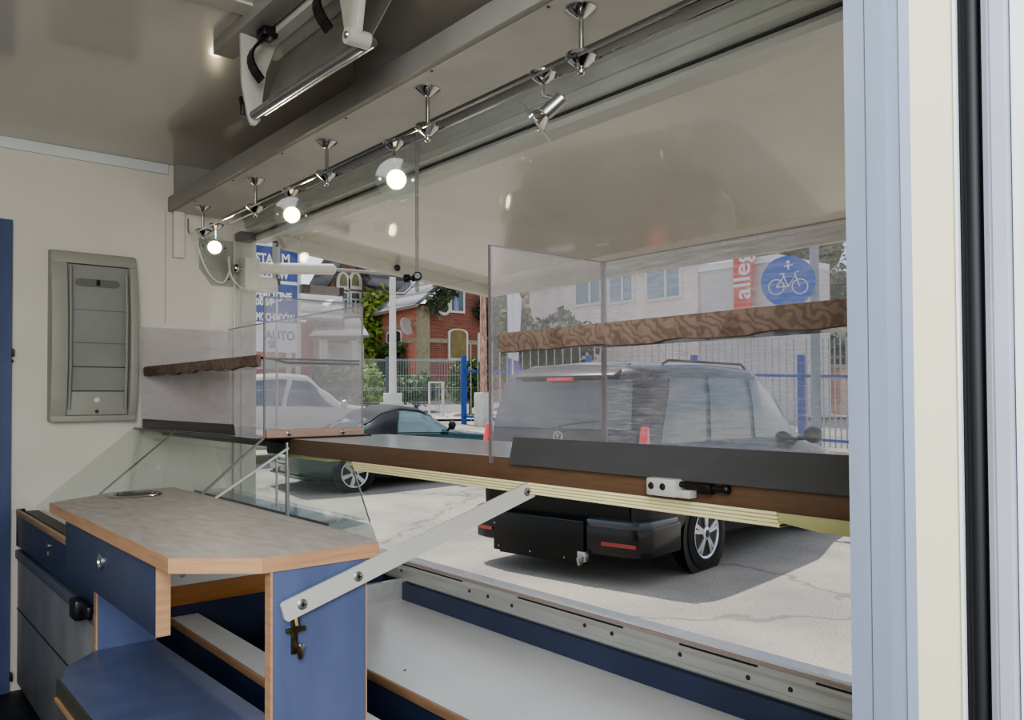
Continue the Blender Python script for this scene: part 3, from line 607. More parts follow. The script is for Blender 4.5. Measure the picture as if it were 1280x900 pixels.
single('splash_guard', MB().prism([(-1.262, .964), (CX1, .964), (CX1, 1.019), (-1.24, 1.019), (-1.247, 1.017)], 'y', 1.048, 1.052), M['dgrey'], 'dark grey metal strip standing along the counter edge at the right', 'guard', smooth=False)

arm = Thing('support_arm', 'slanting pale metal arm bracing work table against the serving counter', 'brace', (-1.213, .8, .75))
dv = Vector((0, 1.077-.543, .9175-.7605)).normalized(); nv = Vector((0, -dv.z, dv.y))
p0, p1 = Vector((-1.219, .545, .7605)), Vector((-1.219, 1.072, .9165)); hw = .0165
arm.part('strip', MB().slab([p0-nv*hw+dv*.004, p0+dv*0-nv*hw*.7, p0+nv*hw*.8, p0+nv*hw+dv*.006, p1+nv*hw-dv*.004, p1+nv*hw*.7, p1-nv*hw], (.006, 0, 0)), M['armw'], smooth=False)
for q in (p0+dv*.033, p0+dv*.138, p1-dv*.018):
    arm.part('screw', MB().lathe([(.0085, 0), (.0085, .002), (.006, .0035)], (-1.213, q.y, q.z), (1, 0, 0), 14), M['steel'])
    arm.part('screw_slot', MB().box(-1.2094, -1.2088, q.y-.004, q.y+.004, q.z-.001, q.z+.001).box(-1.2094, -1.2088, q.y-.001, q.y+.001, q.z-.004, q.z+.004), M['dark'])

# ================================================================== plexiglass guards with shelves
def shelf_strip(x0, x1, y, z0, z1, sag):
    """paper-wrapped front rim with a crumpled lower edge"""
    mb = MB(); n = max(12, int((x1-x0)/.012)); rnd = random.Random(3); lo = z0
    vs = []
    for i in range(n+1):
        x = x0+(x1-x0)*i/n
        if i % 5 == 0: tgt = rnd.uniform(-sag, sag*.6)
        lo += ((z0+tgt)-lo)*.4
        b = .0015*math.sin(i*1.7)
        vs.append([(x, y+.002, z1), (x, y-.002+b, z1-.006), (x, y-.003+b, (z1+lo)/2), (x, y+b, lo), (x, y+.012, lo-.001), (x, y+.012, z1)])
    for r in vs: mb.v += r
    for i in range(n):
        for k in range(6): mb.f.append((i*6+k, i*6+(k+1) % 6, (i+1)*6+(k+1) % 6, (i+1)*6+k))
    mb.f += [tuple(range(6))[::-1], tuple(range(n*6, n*6+6))]
    return mb
gl_ = Thing('plexiglass_guard', 'open plexiglass guard box with one shelf on the glass case by the end wall', 'sneeze guard', (-2.95, 1.17, .983), group='plexiglass guards on the counters')
gl_.part('side_panel', MB().box(XW+.004, XW+.009, .975, 1.345, .983, 1.398), M['plexi'])
gl_.part('outer_panel', MB().box(XW+.009, -2.378, 1.338, 1.343, .983, 1.405), M['plexi'])
gl_.part('side_panel', MB().box(-2.378, -2.373, 1.005, 1.343, .983, 1.410), M['plexi'])
for y in (1.005, 1.343): gl_.part('panel_edge', MB().box(-2.379, -2.372, y-.002, y+.002, .983, 1.41), M['edge'])
gl_.part('panel_edge', MB().box(-2.379, -2.372, 1.005, 1.343, 1.408, 1.412), M['edge'])
gl_.part('panel_edge', MB().box(XW+.009, -2.378, 1.337, 1.344, 1.403, 1.407), M['edge'])
st = gl_.part('wooden_strip', MB().box(-2.372, -2.355, 1.005, 1.338, .9775, 1.003, .002), mat('beech_pinkish', (188, 156, 138), .5, noise=.1, nscale=9, stretch=(1, 1, 12)))
for y in (1.075, 1.26): gl_.part('screw', MB().lathe([(.008, 0), (.008, .003), (.004, .005)], (-2.355, y, .991), (1, 0, 0), 12), M['steel'], st)
sf = gl_.part('shelf', MB().box(XW+.01, -2.38, 1.0, 1.335, 1.218, 1.224), M['smoke'])
gl_.part('shelf_rim', shelf_strip(XW+.012, -2.382, .985, 1.197, 1.232, .008), M['paper'], sf, smooth=True, label='brown patterned paper rim')
gl_.part('shelf_side', MB().prism([(.988, 1.228), (1.02, 1.226), (1.085, 1.214), (1.335, 1.214), (1.335, 1.206), (1.08, 1.206)], 'x', -2.390, -2.384), M['vdgrey'], sf)
gl_.part('shelf_lock', MB().box(-2.62, -2.57, 1.0, 1.01, 1.205, 1.212), M['vdgrey'], sf)

gr_ = Thing('plexiglass_guard', 'scratched plexiglass guard box with long paper-wrapped shelf in front of the black van', 'sneeze guard', (-.9, 1.23, .976), group='plexiglass guards on the counters')
PX1 = CX1+.01
gr_.part('side_panel', MB().box(-1.327, -1.322, 1.057, 1.398, .977, 1.418).box(-1.327, -1.322, 1.051, 1.0575, .962, 1.418), M['plexi'])
gr_.part('outer_panel', MB().box(-1.322, PX1, 1.393, 1.398, .977, 1.418), M['plexs'])
gr_.part('panel_edge', MB().box(-1.328, -1.321, 1.0495, 1.0515, .962, 1.419), mat('plexi_edge_dark', (120, 108, 108), .3))
gr_.part('panel_edge', MB().box(-1.328, -1.318, 1.389, 1.399, .977, 1.419), M['edge'])
gr_.part('panel_edge', MB().box(-1.328, -1.321, 1.051, 1.394, 1.4175, 1.4195), M['edge'])
gr_.part('panel_edge', MB().box(-1.322, PX1, 1.392, 1.399, 1.4175, 1.42), M['edge'])
sf = gr_.part('shelf', MB().box(-1.30, PX1, 1.07, 1.385, 1.214, 1.220), M['smoke'])
gr_.part('shelf_rim', shelf_strip(-1.306, PX1, 1.062, 1.195, 1.233, .005), M['paper'], sf, label='brown patterned paper rim')
gr_.part('rim_return', MB().slab([(-1.302, 1.064, 1.232), (-1.302, 1.064, 1.2), (-1.306, 1.14, 1.212), (-1.306, 1.14, 1.222)], (.002, 0, 0)), M['paper'], sf)

# ================================================================== work table
XN = -1.226
wt = Thing('work_table', 'blue work table with grey marbled top and beech edges at the lower left', 'table', (-1.7, .55, 0))
TP = [(-2.222, .404), (-1.323, .406), (XN, .516), (XN, .722), (-1.30, .735), (-2.375, .735), (-2.35, .575)]
wt.part('worktop', MB().prism([(x+.0015*(1 if x < -2 else -1), y) for x, y in TP], 'z', .826, .8495), M['lam'], smooth=False)
eb_ = MB()
for i in range(len(TP)):
    a2, b2 = Vector(TP[i]), Vector(TP[(i+1) % len(TP)]); e2 = (b2-a2).normalized(); n2 = Vector((-e2.y, e2.x))*.003; e2 = e2*.001
    eb_.slab([(*(a2-n2-e2), .8255), (*(b2-n2+e2), .8255), (*(b2+n2), .8255), (*(a2+n2), .8255)], (0, 0, .0236))
wt.part('edge_band', eb_, M['beech'], smooth=False)
wt.part('waste_ring', MB().lathe([(.050, .0), (.0625, .0005), (.064, .003), (.060, .005), (.052, .004), (.050, .001)], (-2.235, .60, .8495), n=40, caps=False), M['chrome'])
wt.part('waste_hole', MB().lathe([(.0505, .0), (.0505, .0012), (.02, .0015)], (-2.235, .60, .8495), n=40), M['vdgrey'])
dw = wt.part('drawer', MB().box(-2.09, -1.407, .41, .432, .706, .822, .001), M['navy'])  # deeper blue stands in for the aisle shade on the drawer front
wt.part('drawer_edge', MB().box(-1.4075, -1.404, .4095, .4325, .706, .822), M['beech'], dw)
hr = wt.part('finger_ring', MB().lathe([(.016, 0), (.016, .004), (.012, .005), (.011, .001)], (-1.762, .41, .777), (0, -1, 0), 24, False), M['steel'], dw)
wt.part('finger_hole', MB().lathe([(.0115, 0), (.0115, .0015)], (-1.762, .41, .777), (0, -1, 0), 20), M['dark'], dw)
wt.part('screw', MB().lathe([(.006, 0), (.004, .002)], (-1.355, .436, .815), (1, 0, 0), 10), M['steel'])
def side(x0, x1, y0, y1, z0, z1):
    s = wt.part('side_panel', MB().box(x0, x1, y0+.003, y1, z0, z1), M['blue'])
    wt.part('edge_band', MB().box(x0-.0005, x1+.0005, y0, y0+.004, z0, z1).box(x1-.003, x1+.0006, y1, y1+.002, z0, z1), M['beech'], s); return s
sd = side(-1.246, -1.226, .529, .699, .0, .8255)
hk = wt.part('hook_catch', MB().box(-1.226, -1.221, .563, .573, .69, .748, .001).box(-1.222, -1.216, .552, .585, .726, .733, .001).tube([(-1.218, .568, .748), (-1.214, .568, .738), (-1.218, .568, .728)], .006, 8).tube([(-1.22, .566, .712), (-1.21, .566, .705), (-1.208, .572, .692), (-1.214, .574, .686)], .0045, 8), M['brass'], sd)
wt.part('hook_ring', MB().lathe([(.004, 0), (.007, .002), (.004, .004)], (-1.218, .576, .70), (1, 0, 0), 10), M['steel'], hk)
sd = side(-2.125, -2.105, .478, .612, .50, .8255)
wt.part('screw', MB().lathe([(.007, 0), (.004, .003)], (-2.105, .56, .585), (1, 0, 0), 10), M['steel'], sd)
LS = [(-2.02, .40), (-1.93, .372), (-1.246, .372), (-1.246, .632), (-2.105, .612), (-2.105, .478)]
ls = wt.part('lower_shelf', MB().prism(LS, 'z', .470, .506), M['blue'], smooth=False)
wt.part('edge_band', MB().box(-1.945, -1.247, .366, .372, .470, .5055), mat('edge_olive', (74, 76, 66), .5), ls)
wt.part('edge_line', MB().box(-1.935, -1.247, .360, .368, .4655, .4715), M['beech'], ls)
wt.part('back_rail', MB().box(-2.105, -1.246, .634, .655, .415, .468), mat('back_rail_grey', (50, 52, 58), .6))

# ================================================================== low counter and ledge along the hatch
lc = Thing('low_counter', 'low white counter deck with blue panels under the hatch sill', 'counter', (-1.3, 1.2, 0))
lc.part('deck', MB().box(-2.305, -.3, 1.012, 1.448, .413, .433), M['white'])
lc.part('back_panel', MB().box(-2.305, -.3, 1.442, 1.458, .433, .489), M['navy'])
lc.part('front_edge', MB().box(-2.305, -.3, 1.004, 1.013, .412, .4335, .002), M['beech'])
lc.part('fascia', MB().box(-2.305, -.3, 1.012, 1.03, .0, .412), M['navy'])
lc.part('end_panel', MB().box(-2.305, -2.29, 1.03, 1.458, .433, .50), M['alu'])
lc.part('screw', MB().lathe([(.004, 0), (.003, .001)], at(506, 838, Z=.433), (0, 0, 1), 8), M['dark'])
le = Thing('low_ledge', 'narrow white ledge with beech front behind the blue work table', 'ledge', (-1.4, .75, 0))
le.part('ledge_top', MB().box(-2.31, -.3, .712, .785, .485, .4995), M['white'])
le.part('front_edge', MB().box(-2.31, -.3, .704, .713, .4845, .5, .001), M['beech'])
le.part('fascia', MB().box(-2.31, -.3, .713, .73, .0, .485), mat('ledge_navy', (40, 50, 80), .5))
le.part('joint', MB().box(-2.05, -2.047, .713, .785, .4985, .4998), M['shelfg'])
# ================================================================== the yard and street
SS = [-60, -6, 0, 4, 8, 10, 12, 14, 16, 20, 24, 26, 30, 36, 46, 60, 120, 250]
def strip(s0, s1, u0, u1, dz=0, nu=1):
    """ground-following sheet between distances s (ahead) and u (sideways)"""
    ss = [s0]+[s for s in SS if s0 < s < s1]+[s1]; mb = MB()
    for a, b in zip(ss, ss[1:]):
        q = []
        for s, u in ((a, u0), (a, u1), (b, u1), (b, u0)):
            p = _a*s+_r*u; q.append((p.x, p.y, zg(p)+dz))
        mb.quad(*q)
    return mb
struct('ground', strip(-60, 250, -200, 200), M['asphalt'], 'sunlit cracked asphalt yard in front of the trailer', smooth=False)
struct('street', strip(27.5, 33, -60, 60, .012), M['road'], 'light grey street beyond the fences', smooth=False)
struct('pavement', strip(24.6, 27.2, -60, 60, .06), M['pave'], 'pale pavement strip beyond the fences', smooth=False)

# ------------------------------------------------------------------ cars
def lerp(tab, x):
    if x <= tab[0][0]: return tab[0][1]
    for (a, b), (c, d) in zip(tab, tab[1:]):
        if x <= c:
            t = (x-a)/(c-a); t = t*t*(3-2*t)*.5+t*.5; return b+(d-b)*t
    return tab[-1][1]
class Car:
    """x forward from the rear bumper, y left, z up; silhouettes as tables over t = 0 (rear) .. 1 (front)"""
    def __init__(s, L, W, top, belt, bottom, roofw, rear, front, taper):
        s.L, s.W, s.top, s.belt, s.bot, s.rw, s.rear, s.front, s.taper = L, W, top, belt, bottom, roofw, rear, front, taper
    def X(s, t, z): a = lerp(s.rear, z); b = s.L-lerp(s.front, z); return a+t*(b-a)
    def sec(s, t):
        k = lerp(s.taper, t); w = s.W/2*k; zb, zt, z0 = lerp(s.belt, t), lerp(s.top, t), lerp(s.bot, t); wr = s.W/2*lerp(s.rw, t)*k
        zt = max(zt, zb+.02); h = zt-zb
        return [(0, z0), (w*.86, z0), (w*.965, z0+.07), (w*.985, z0+.2), (w, (z0+zb)*.55), (w*.99, zb-.12), (w*.965, zb-.015), (w*.955, zb),
                (wr+(w*.955-wr)*.5+.012, zb+h*.5), (wr, zt-h*.16), (wr*.93, zt-h*.08), (wr*.70, zt-h*.03), (0, zt)]
    def body(s, n=44):
        mb = MB(); ts = [0, .006, .015, .03, .05]+[.05+.9*i/n for i in range(1, n)]+[.95, .97, .985, .994, 1]
        m = 13
        for t in ts:
            h = s.sec(t)
            ring = [(s.X(t, z), -y, z) for y, z in h]+[(s.X(t, z), y, z) for y, z in h[-2:0:-1]]
            mb.v += ring
        R = 24
        for i in range(len(ts)-1):
            for k in range(R): mb.f.append((i*R+k, i*R+(k+1) % R, (i+1)*R+(k+1) % R, (i+1)*R+k))
        for base, flip in ((0, True), ((len(ts)-1)*R, False)):
            for k in range(12):
                a, b = base+k, base+k+1; c, d = base+(24-k-1) % 24, base+(24-k) % 24
                q = (a, b, c, d) if k not in (0,) else (a, b, c); q = tuple(dict.fromkeys(q))
                if len(q) > 2: mb.f.append(q[::-1] if flip else q)
        return mb
    def side(s, t, u, sgn, off=.004):
        """point on the glass band: u 0 belt .. 1 roof edge"""
        h = s.sec(t); pts = [h[7], h[8], h[9]]
        p = (pts[0][0]+(pts[1][0]-pts[0][0])*u*2, pts[0][1]+(pts[1][1]-pts[0][1])*u*2) if u < .5 else (pts[1][0]+(pts[2][0]-pts[1][0])*(u*2-1), pts[1][1]+(pts[2][1]-pts[1][1])*(u*2-1))
        return (s.X(t, p[1]), sgn*(p[0]+off), p[1]+off*.4)
    def window(s, a0, b0, a1, b1, u0=.06, u1=.92, sgn=-1, off=.004, n=10, k=5):
        mb = MB()
        for j in range(k+1):
            u = u0+(u1-u0)*j/k
            for i in range(n+1):
                f = j/k; t0 = a0+(a1-a0)*f; t1 = b0+(b1-b0)*f; mb.v.append(s.side(t0+(t1-t0)*i/n, u, sgn, off))
        for j in range(k):
            for i in range(n): mb.f.append((j*(n+1)+i, j*(n+1)+i+1, (j+1)*(n+1)+i+1, (j+1)*(n+1)+i))
        return mb
def wheel(t, x, y, sgn, r, w, rimr, spokes, twin=False, paint=None):
    d = (0, sgn, 0); c = Vector((x, y, r))
    wh = t.part('wheel', MB().lathe([(rimr, -w+.02), (r*.93, -w), (r, -w*.86), (r, -w*.14), (r*.955, -.004), (rimr*1.06, .004), (rimr, -.004), (rimr*.96, -.05), (.01, -.06)], c, d, 36), M['tyre'])
    rm = MB().lathe([(rimr*1.0, .003), (rimr*.97, .006), (rimr*.90, -.004), (rimr*.88, -.03), (rimr*.93, -.04), (rimr, -.02)], c, d, 36, False).lathe([(.062, -.035), (.06, .0), (.045, .006), (1e-4, .008)], c, d, 20)
    for k in range(spokes):
        a = 2*math.pi*k/spokes+.3
        for da in ((-.13, .13) if twin else (0,)):
            e = Vector((math.cos(a+da), 0, math.sin(a+da))); q = Vector((-math.sin(a), 0, math.cos(a)))
            w0, w1 = (.011, .020) if twin else (.022, .034)
            p0, p1 = c+e*.045, c+e*rimr*.93; nn = Vector((0, sgn, 0))
            rm.add([p0-q*w0+nn*.002, p0+q*w0+nn*.002, p1+q*w1-nn*.002, p1-q*w1-nn*.002, p0-q*w0-nn*.03, p0+q*w0-nn*.03, p1+q*w1-nn*.03, p1-q*w1-nn*.03], [(0, 1, 2, 3), (7, 6, 5, 4), (0, 4, 5, 1), (1, 5, 6, 2), (2, 6, 7, 3), (3, 7, 4, 0)])
    t.part('rim', rm, M['rim'], wh)
    t.part('hub_cap', MB().lathe([(.034, .007), (.03, .011), (1e-4, .012)], c, d, 16), M['vtrim'], wh)
def arch(x, r0, r1, y, sgn):
    mb = MB(); n = 20
    for i in range(n+1):
        a = math.pi*i/n
        for r in (r0, r1):
            mb.v.append((x+r*math.cos(a), y, max(.12, .30+r*math.sin(a)))); mb.v.append((x+r*math.cos(a), y-sgn*.10, max(.12, .30+r*math.sin(a))))
    for i in range(n):
        b = i*4; mb.f += [(b, b+2, b+6, b+4), (b+2, b+3, b+7, b+6), (b+1, b+5, b+7, b+3)]
    return mb
def disc_dark(x, r, y, sgn): return MB().lathe([(r, 0), (r, .004), (1e-4, .005)], (x, y, .31), (0, sgn, 0), 30)

# black van ---------------------------------------------------------
Wp = Vector((-4.453, 5.96, -.45)); hd_ = Vector((-.15, .9887, 0)).normalized(); lf_ = Vector((-hd_.y, hd_.x, 0))
VR = Wp+lf_*.915-hd_*1.0; VR.z = -.45
v = Thing('van', 'shiny black van parked with its rear to the trailer behind the plexiglass', 'van', VR, math.atan2(hd_.y, hd_.x), local=True)
K = Car(4.70, 1.88, [(0, 1.84), (.05, 1.87), (.3, 1.90), (.52, 1.87), (.64, 1.66), (.76, 1.18), (.8, 1.07), (.9, .98), (1, .78)],
        [(0, 1.10), (.5, 1.08), (.74, 1.04), (.8, 1.0), (.92, .9), (1, .70)], [(0, .34), (.06, .27), (.5, .22), (.94, .24), (1, .3)],
        [(0, .84), (.5, .83), (.66, .80), (.76, .84), (.85, .86), (1, .8)],
        [(0, .06), (.4, .03), (.7, .02), (1.05, .05), (1.25, .09), (1.7, .20), (1.9, .34)], [(0, .06), (.6, .0), (.8, .1), (1.2, .3), (2, .3)],
        [(0, .90), (.015, .955), (.04, .985), (.1, 1), (.85, .99), (.95, .93), (1, .8)])
v.part('body', K.body(), M['vbody'], ang=50)
def rx(z): return lerp(K.rear, z)
def rq(y0, y1, z0, z1, off=.006, n=6, ins=0, ny=1):
    """patch on the rear face"""
    mb = MB()
    for i in range(n+1):
        z = z0+(z1-z0)*i/n; k = 1-ins*i/n
        for j in range(ny+1):
            y = (y0+(y1-y0)*j/ny)*k; mb.v.append((rx(z)-off, y, z))
    for i in range(n):
        for j in range(ny): mb.f.append((i*(ny+1)+j, i*(ny+1)+j+1, (i+1)*(ny+1)+j+1, (i+1)*(ny+1)+j))
    return mb
rw_ = v.part('rear_window', rq(-.77, .77, 1.27, 1.69, off=.03, ins=.07, ny=8), M['vglass'])
v.part('wiper', MB().tube([(.055, .02, 1.29), (.065, -.2, 1.32), (.07, -.42, 1.34)], .008, 6).box(.04, .09, -.03, .06, 1.25, 1.30, .01), M['vtrim'], rw_)
v.part('spoiler', MB().prism([(.13, 1.735), (.20, 1.765), (.40, 1.845), (.40, 1.81), (.26, 1.72), (.15, 1.71)], 'y', -.56, .56, .01), mat('car_satin_black', (12, 12, 13), .35))
v.part('high_brake_lamp', MB().box(.115, .150, -.12, .16, 1.69, 1.72, .004), M['tail'])
tg = v.part('tailgate', rq(-.78, .78, .46, 1.08, off=.008, ny=8), mat('car_black_satin', (12, 13, 14), .32, spec=.3))
v.part('gate_handle', MB().prism([(.00, .865), (.035, .90), (.035, .835), (.005, .84)], 'y', -.05, .26, .004), M['chrome'], tg)
v.part('plate_lamp', MB().box(.0, .03, -.42, -.28, .872, .892, .003), M['signw'], tg)
em = v.part('emblem', MB().lathe([(.052, 0), (.056, .006), (.048, .008), (.046, .002)], (.075, 0, 1.19), (-1, 0, 0), 28, False), M['chrome'], tg)
eb2 = MB(); xx = .064
for (y0, z0, y1, z1) in ((.022, 1.075, .0, 1.03), (-.022, 1.075, 0, 1.03), (.045, 1.045, .022, .988), (.022, .988, .0, 1.022), (0, 1.022, -.022, .988), (-.022, .988, -.045, 1.045)):
    eb2.bar((xx, y0, z0+.16), (xx, y1, z1+.16), .008, .006, (1, 0, 0))
v.part('emblem_letters', eb2, M['chrome'], em)
bm_ = v.part('rear_bumper', MB().prism([(.55, -.955), (.10, -.95), (-.03, -.90), (-.068, -.76), (-.078, -.4), (-.08, 0), (-.078, .4), (-.068, .76), (-.03, .90), (.10, .95), (.55, .955)], 'z', .24, .495, .025), mat('car_bumper', (16, 17, 19), .25, coat=.3, spec=.35))
for pl in ([(.5, -.952), (.08, -.945), (-.03, -.905), (-.07, -.77), (-.08, -.41), (.04, -.41), (.10, -.8), (.5, -.85)], [(.5, .952), (.08, .945), (-.03, .905), (-.07, .77), (-.08, .66), (.04, .66), (.10, .8), (.5, .85)]): v.part('bumper_step', MB().prism(pl, 'z', .47, .535, .016), mat('car_bumper_top', (52, 58, 70), .25, coat=.6), bm_)
v.part('load_plate', MB().box(-.105, -.075, -.40, .62, .16, .505, .008).box(-.09, .0, -.36, .56, .14, .18, .006), mat('car_black_satin', (14, 15, 16), .28), bm_)
for y, z in ((.55, .20), (.18, .19), (-.2, .185), (.60, .47), (.60, .40)): v.part('bolt', MB().ball((-.107, y, z), .009, 8), M['steel'], bm_)
v.part('tow_bracket', MB().box(-.12, -.06, -.43, -.34, .17, .26, .01).tube([(-.10, -.385, .17), (-.15, -.385, .16), (-.16, -.385, .21)], .016, 8), M['steel'], bm_)
v.part('reflector', MB().bar((-.072, -.56, .341), (-.050, -.88, .341), .02, .032), M['darkred'], bm_)
v.part('reflector', MB().bar((-.072, .66, .341), (-.050, .86, .341), .02, .032), M['darkred'], bm_)
for s in (-1, 1):
    v.part('tail_lamp', MB().prism([(.01, .80), (.03, 1.02), (.095, 1.30), (.125, 1.30), (.15, 1.0), (.16, .80)], 'y', *sorted((s*.835, s*.905)), .012), M['tail'])
v.part('side_window', K.window(.06, .24, .10, .245), M['vglass'])
v.part('side_window', K.window(.26, .455, .265, .45), M['vglass'])
v.part('door_window', K.window(.475, .70, .475, .605), M['vglass'])
v.part('side_window', K.window(.06, .24, .10, .245, sgn=1), M['vglass'])
ws = MB()
for i in range(9):
    t = .625+.13*i/8
    for j in range(9):
        y = (j/8-.5)*2; h = K.sec(t); ws.v.append((K.X(t, h[12][1])+.004, y*h[11][0]*1.05, h[12][1]+.008-.02*y*y))
for i in range(8):
    for j in range(8): ws.f.append((i*9+j, i*9+j+1, (i+1)*9+j+1, (i+1)*9+j))
v.part('windscreen', ws, M['vglass'])
v.part('door_mirror', MB().lathe([(.02, 0), (.09, .03), (.10, .08), (.06, .13), (.01, .14)], (3.20, -1.03, 1.12), (.9, -.1, 0), 14).tube([(3.24, -.88, 1.08), (3.24, -1.03, 1.1)], .03, 8), M['vbody'])
v.part('roof_rail', MB().tube([(.75, -.66, 1.84), (.85, -.66, 1.875), (2.3, -.66, 1.875), (2.4, -.66, 1.83)], .012, 8), M['vtrim'])
v.part('door_handle', MB().box(1.5, 1.7, -.935, -.90, .96, .99, .006), M['vtrim'])
v.part('door_handle', MB().box(2.55, 2.75, -.935, -.90, .94, .97, .006), M['vtrim'])
v.part('sill_strip', MB().box(1.25, 3.1, -.915, -.89, .40, .43, .004), M['steel'])
for x in (1.0, 3.76):
    for s in (-1, 1):
        v.part('wheel_arch', disc_dark(x, .385, s*.925, s), M['vtrim'])
        wheel(v, x, s*.945, s, .325, .21, .225, 5 if x else 5, True)

# green convertible --------------------------------------------------
Gp = at(443, 617, D=12); gz = Gp.z
gh = Vector((.10, .995, 0)).normalized(); gl2 = Vector((-gh.y, gh.x, 0)); GR = Gp+gl2*.80-gh*.83; GR.z = gz
g = Thing('convertible', 'dark green convertible car with black soft top beside the van', 'car', GR, math.atan2(gh.y, gh.x), local=True)
KG = Car(3.95, 1.63, [(0, .80), (.08, .86), (.18, .90), (.28, 1.05), (.36, 1.24), (.44, 1.31), (.53, 1.27), (.60, 1.12), (.68, .92), (.75, .87), (.9, .80), (1, .62)],
         [(0, .78), (.2, .86), (.4, .86), (.66, .85), (.8, .81), (.92, .74), (1, .58)], [(0, .30), (.06, .22), (.5, .18), (.94, .2), (1, .26)],
         [(0, .84), (.2, .84), (.3, .72), (.45, .68), (.6, .74), (.7, .82), (1, .78)],
         [(0, .16), (.3, .04), (.5, .0), (.7, .03), (.9, .08), (1.3, .08)], [(0, .1), (.45, .0), (.7, .1), (1, .2)],
         [(0, .84), (.015, .91), (.05, .97), (.12, 1), (.85, .98), (.95, .9), (1, .78)])
g.part('body', KG.body(), M['ggreen'], ang=50)
for s in (-1, 1):
    g.part('soft_top', KG.window(.19, .395, .36, .43, .0, 1.0, s, .008, 12, 6), M['soft'])
    g.part('door_window', KG.window(.40, .685, .435, .555, .05, .90, s, .009), M['gglass'])
st_ = MB(); ts = [.27+.30*i/14 for i in range(15)]
for t in ts:
    h = KG.sec(t)
    for y, z in [(-h[9][0], h[9][1]), (-h[10][0], h[10][1]), (-h[11][0], h[11][1]), (0, h[12][1]), (h[11][0], h[11][1]), (h[10][0], h[10][1]), (h[9][0], h[9][1])]: st_.v.append((KG.X(t, z), y*1.01, z+.010))
for i in range(14):
    for k in range(6): st_.f.append((i*7+k, i*7+k+1, (i+1)*7+k+1, (i+1)*7+k))
g.part('soft_top_roof', st_, M['soft'])
rwm = MB()
for i in range(5):
    t = .205+.10*i/4
    for j in range(5):
        h = KG.sec(t); y = (j/4-.5)*2*h[10][0]*.86; rwm.v.append((KG.X(t, h[12][1]), y, h[12][1]+.018-.02*(j/2-1)**2))
for i in range(4):
    for j in range(4): rwm.f.append((i*5+j, i*5+j+1, (i+1)*5+j+1, (i+1)*5+j))
g.part('rear_window', rwm, M['gglass'])
wsm = MB()
for i in range(5):
    t = .575+.10*i/4
    for j in range(5):
        h = KG.sec(t); y = (j/4-.5)*2*h[10][0]*.95; wsm.v.append((KG.X(t, h[12][1]), y, h[12][1]+.014-.02*(j/2-1)**2))
for i in range(4):
    for j in range(4): wsm.f.append((i*5+j, i*5+j+1, (i+1)*5+j+1, (i+1)*5+j))
g.part('windscreen', wsm, M['gglass'])
g.part('door_mirror', MB().lathe([(.02, 0), (.07, .03), (.075, .08), (.02, .12)], (2.42, -.84, .98), (.9, -.1, 0), 12).tube([(2.46, -.74, .9), (2.46, -.84, .96)], .02, 8), M['vtrim'])
g.part('rear_plate', MB().box(.005, .02, -.26, .26, .46, .57, .004), M['plate'], label='white rear plate')
g.part('rear_grille', MB().box(.012, .04, -.36, .36, .42, .62, .01).box(.06, .12, -.45, .45, .26, .33, .01), M['vtrim'])
g.part('bumper_lip', MB().prism([(.05, .235), (.02, .265), (.03, .29), (.12, .29), (.12, .235)], 'y', -.66, .66, .01), M['ggreen'])
for y in (-.50, .50):
    g.part('fog_lamp', MB().lathe([(.045, 0), (.05, .02), (.04, .028), (1e-4, .03)], (.075, y, .36), (-1, 0, 0), 16), M['chrome'])
    g.part('tail_lamp', MB().box(.03, .10, *sorted((y*1.2, y*1.5)), .60, .74, .02), M['tail'])
for x in (.83, 3.18):
    for s in (-1, 1):
        g.part('wheel_arch', disc_dark(x, .335, s*.798, s), M['vtrim'])
        wheel(g, x, s*.82, s, .30, .19, .215, 6)

# white car behind ---------------------------------------------------
Fp = at(516, 520, D=16.4)
wh_ = Vector((.22, .975, 0)).normalized(); wl = Vector((-wh_.y, wh_.x, 0)); WR = Fp-wh_*4.5+wl*.88; WR.z = zg(WR)
c = Thing('white_car', 'white car standing behind the convertible and the hazy plexiglass', 'car', WR, math.atan2(wh_.y, wh_.x), local=True)
KW = Car(4.6, 1.8, [(0, 1.2), (.06, 1.4), (.2, 1.70), (.4, 1.75), (.52, 1.71), (.62, 1.42), (.72, 1.13), (.8, 1.08), (.92, .98), (1, .75)],
         [(0, 1.06), (.5, 1.05), (.7, 1.04), (.8, 1.0), (.92, .9), (1, .68)], [(0, .34), (.5, .25), (1, .3)],
         [(0, .72), (.2, .74), (.5, .74), (.7, .84), (1, .8)], [(0, .06), (.6, .0), (1.05, .05), (1.7, .4)], [(0, .06), (.6, .0), (1.2, .3)],
         [(0, .86), (.02, .95), (.06, .99), (.85, .99), (.95, .92), (1, .78)])
c.part('body', KW.body(), M['wpaint'], ang=50)
for s in (-1, 1):
    c.part('side_window', KW.window(.10, .25, .15, .25, sgn=s), M['wglass'])
    c.part('side_window', KW.window(.27, .43, .27, .425, sgn=s), M['wglass'])
    c.part('door_window', KW.window(.45, .665, .45, .57, sgn=s), M['wglass'])
wsm = MB()
for i in range(6):
    t = .575+.135*i/5
    for j in range(5):
        h = KW.sec(t); y = (j/4-.5)*2*h[10][0]*.95; wsm.v.append((KW.X(t, h[12][1]), y, h[12][1]+.012-.02*(j/2-1)**2))
for i in range(5):
    for j in range(4): wsm.f.append((i*5+j, i*5+j+1, (i+1)*5+j+1, (i+1)*5+j))
c.part('windscreen', wsm, M['wglass'])
c.part('door_mirror', MB().lathe([(.02, 0), (.08, .03), (.09, .08), (.02, .13)], (3.0, -.96, 1.12), (.9, -.1, 0), 12).tube([(3.05, -.85, 1.08), (3.05, -.96, 1.12)], .02, 8), M['wpaint'])
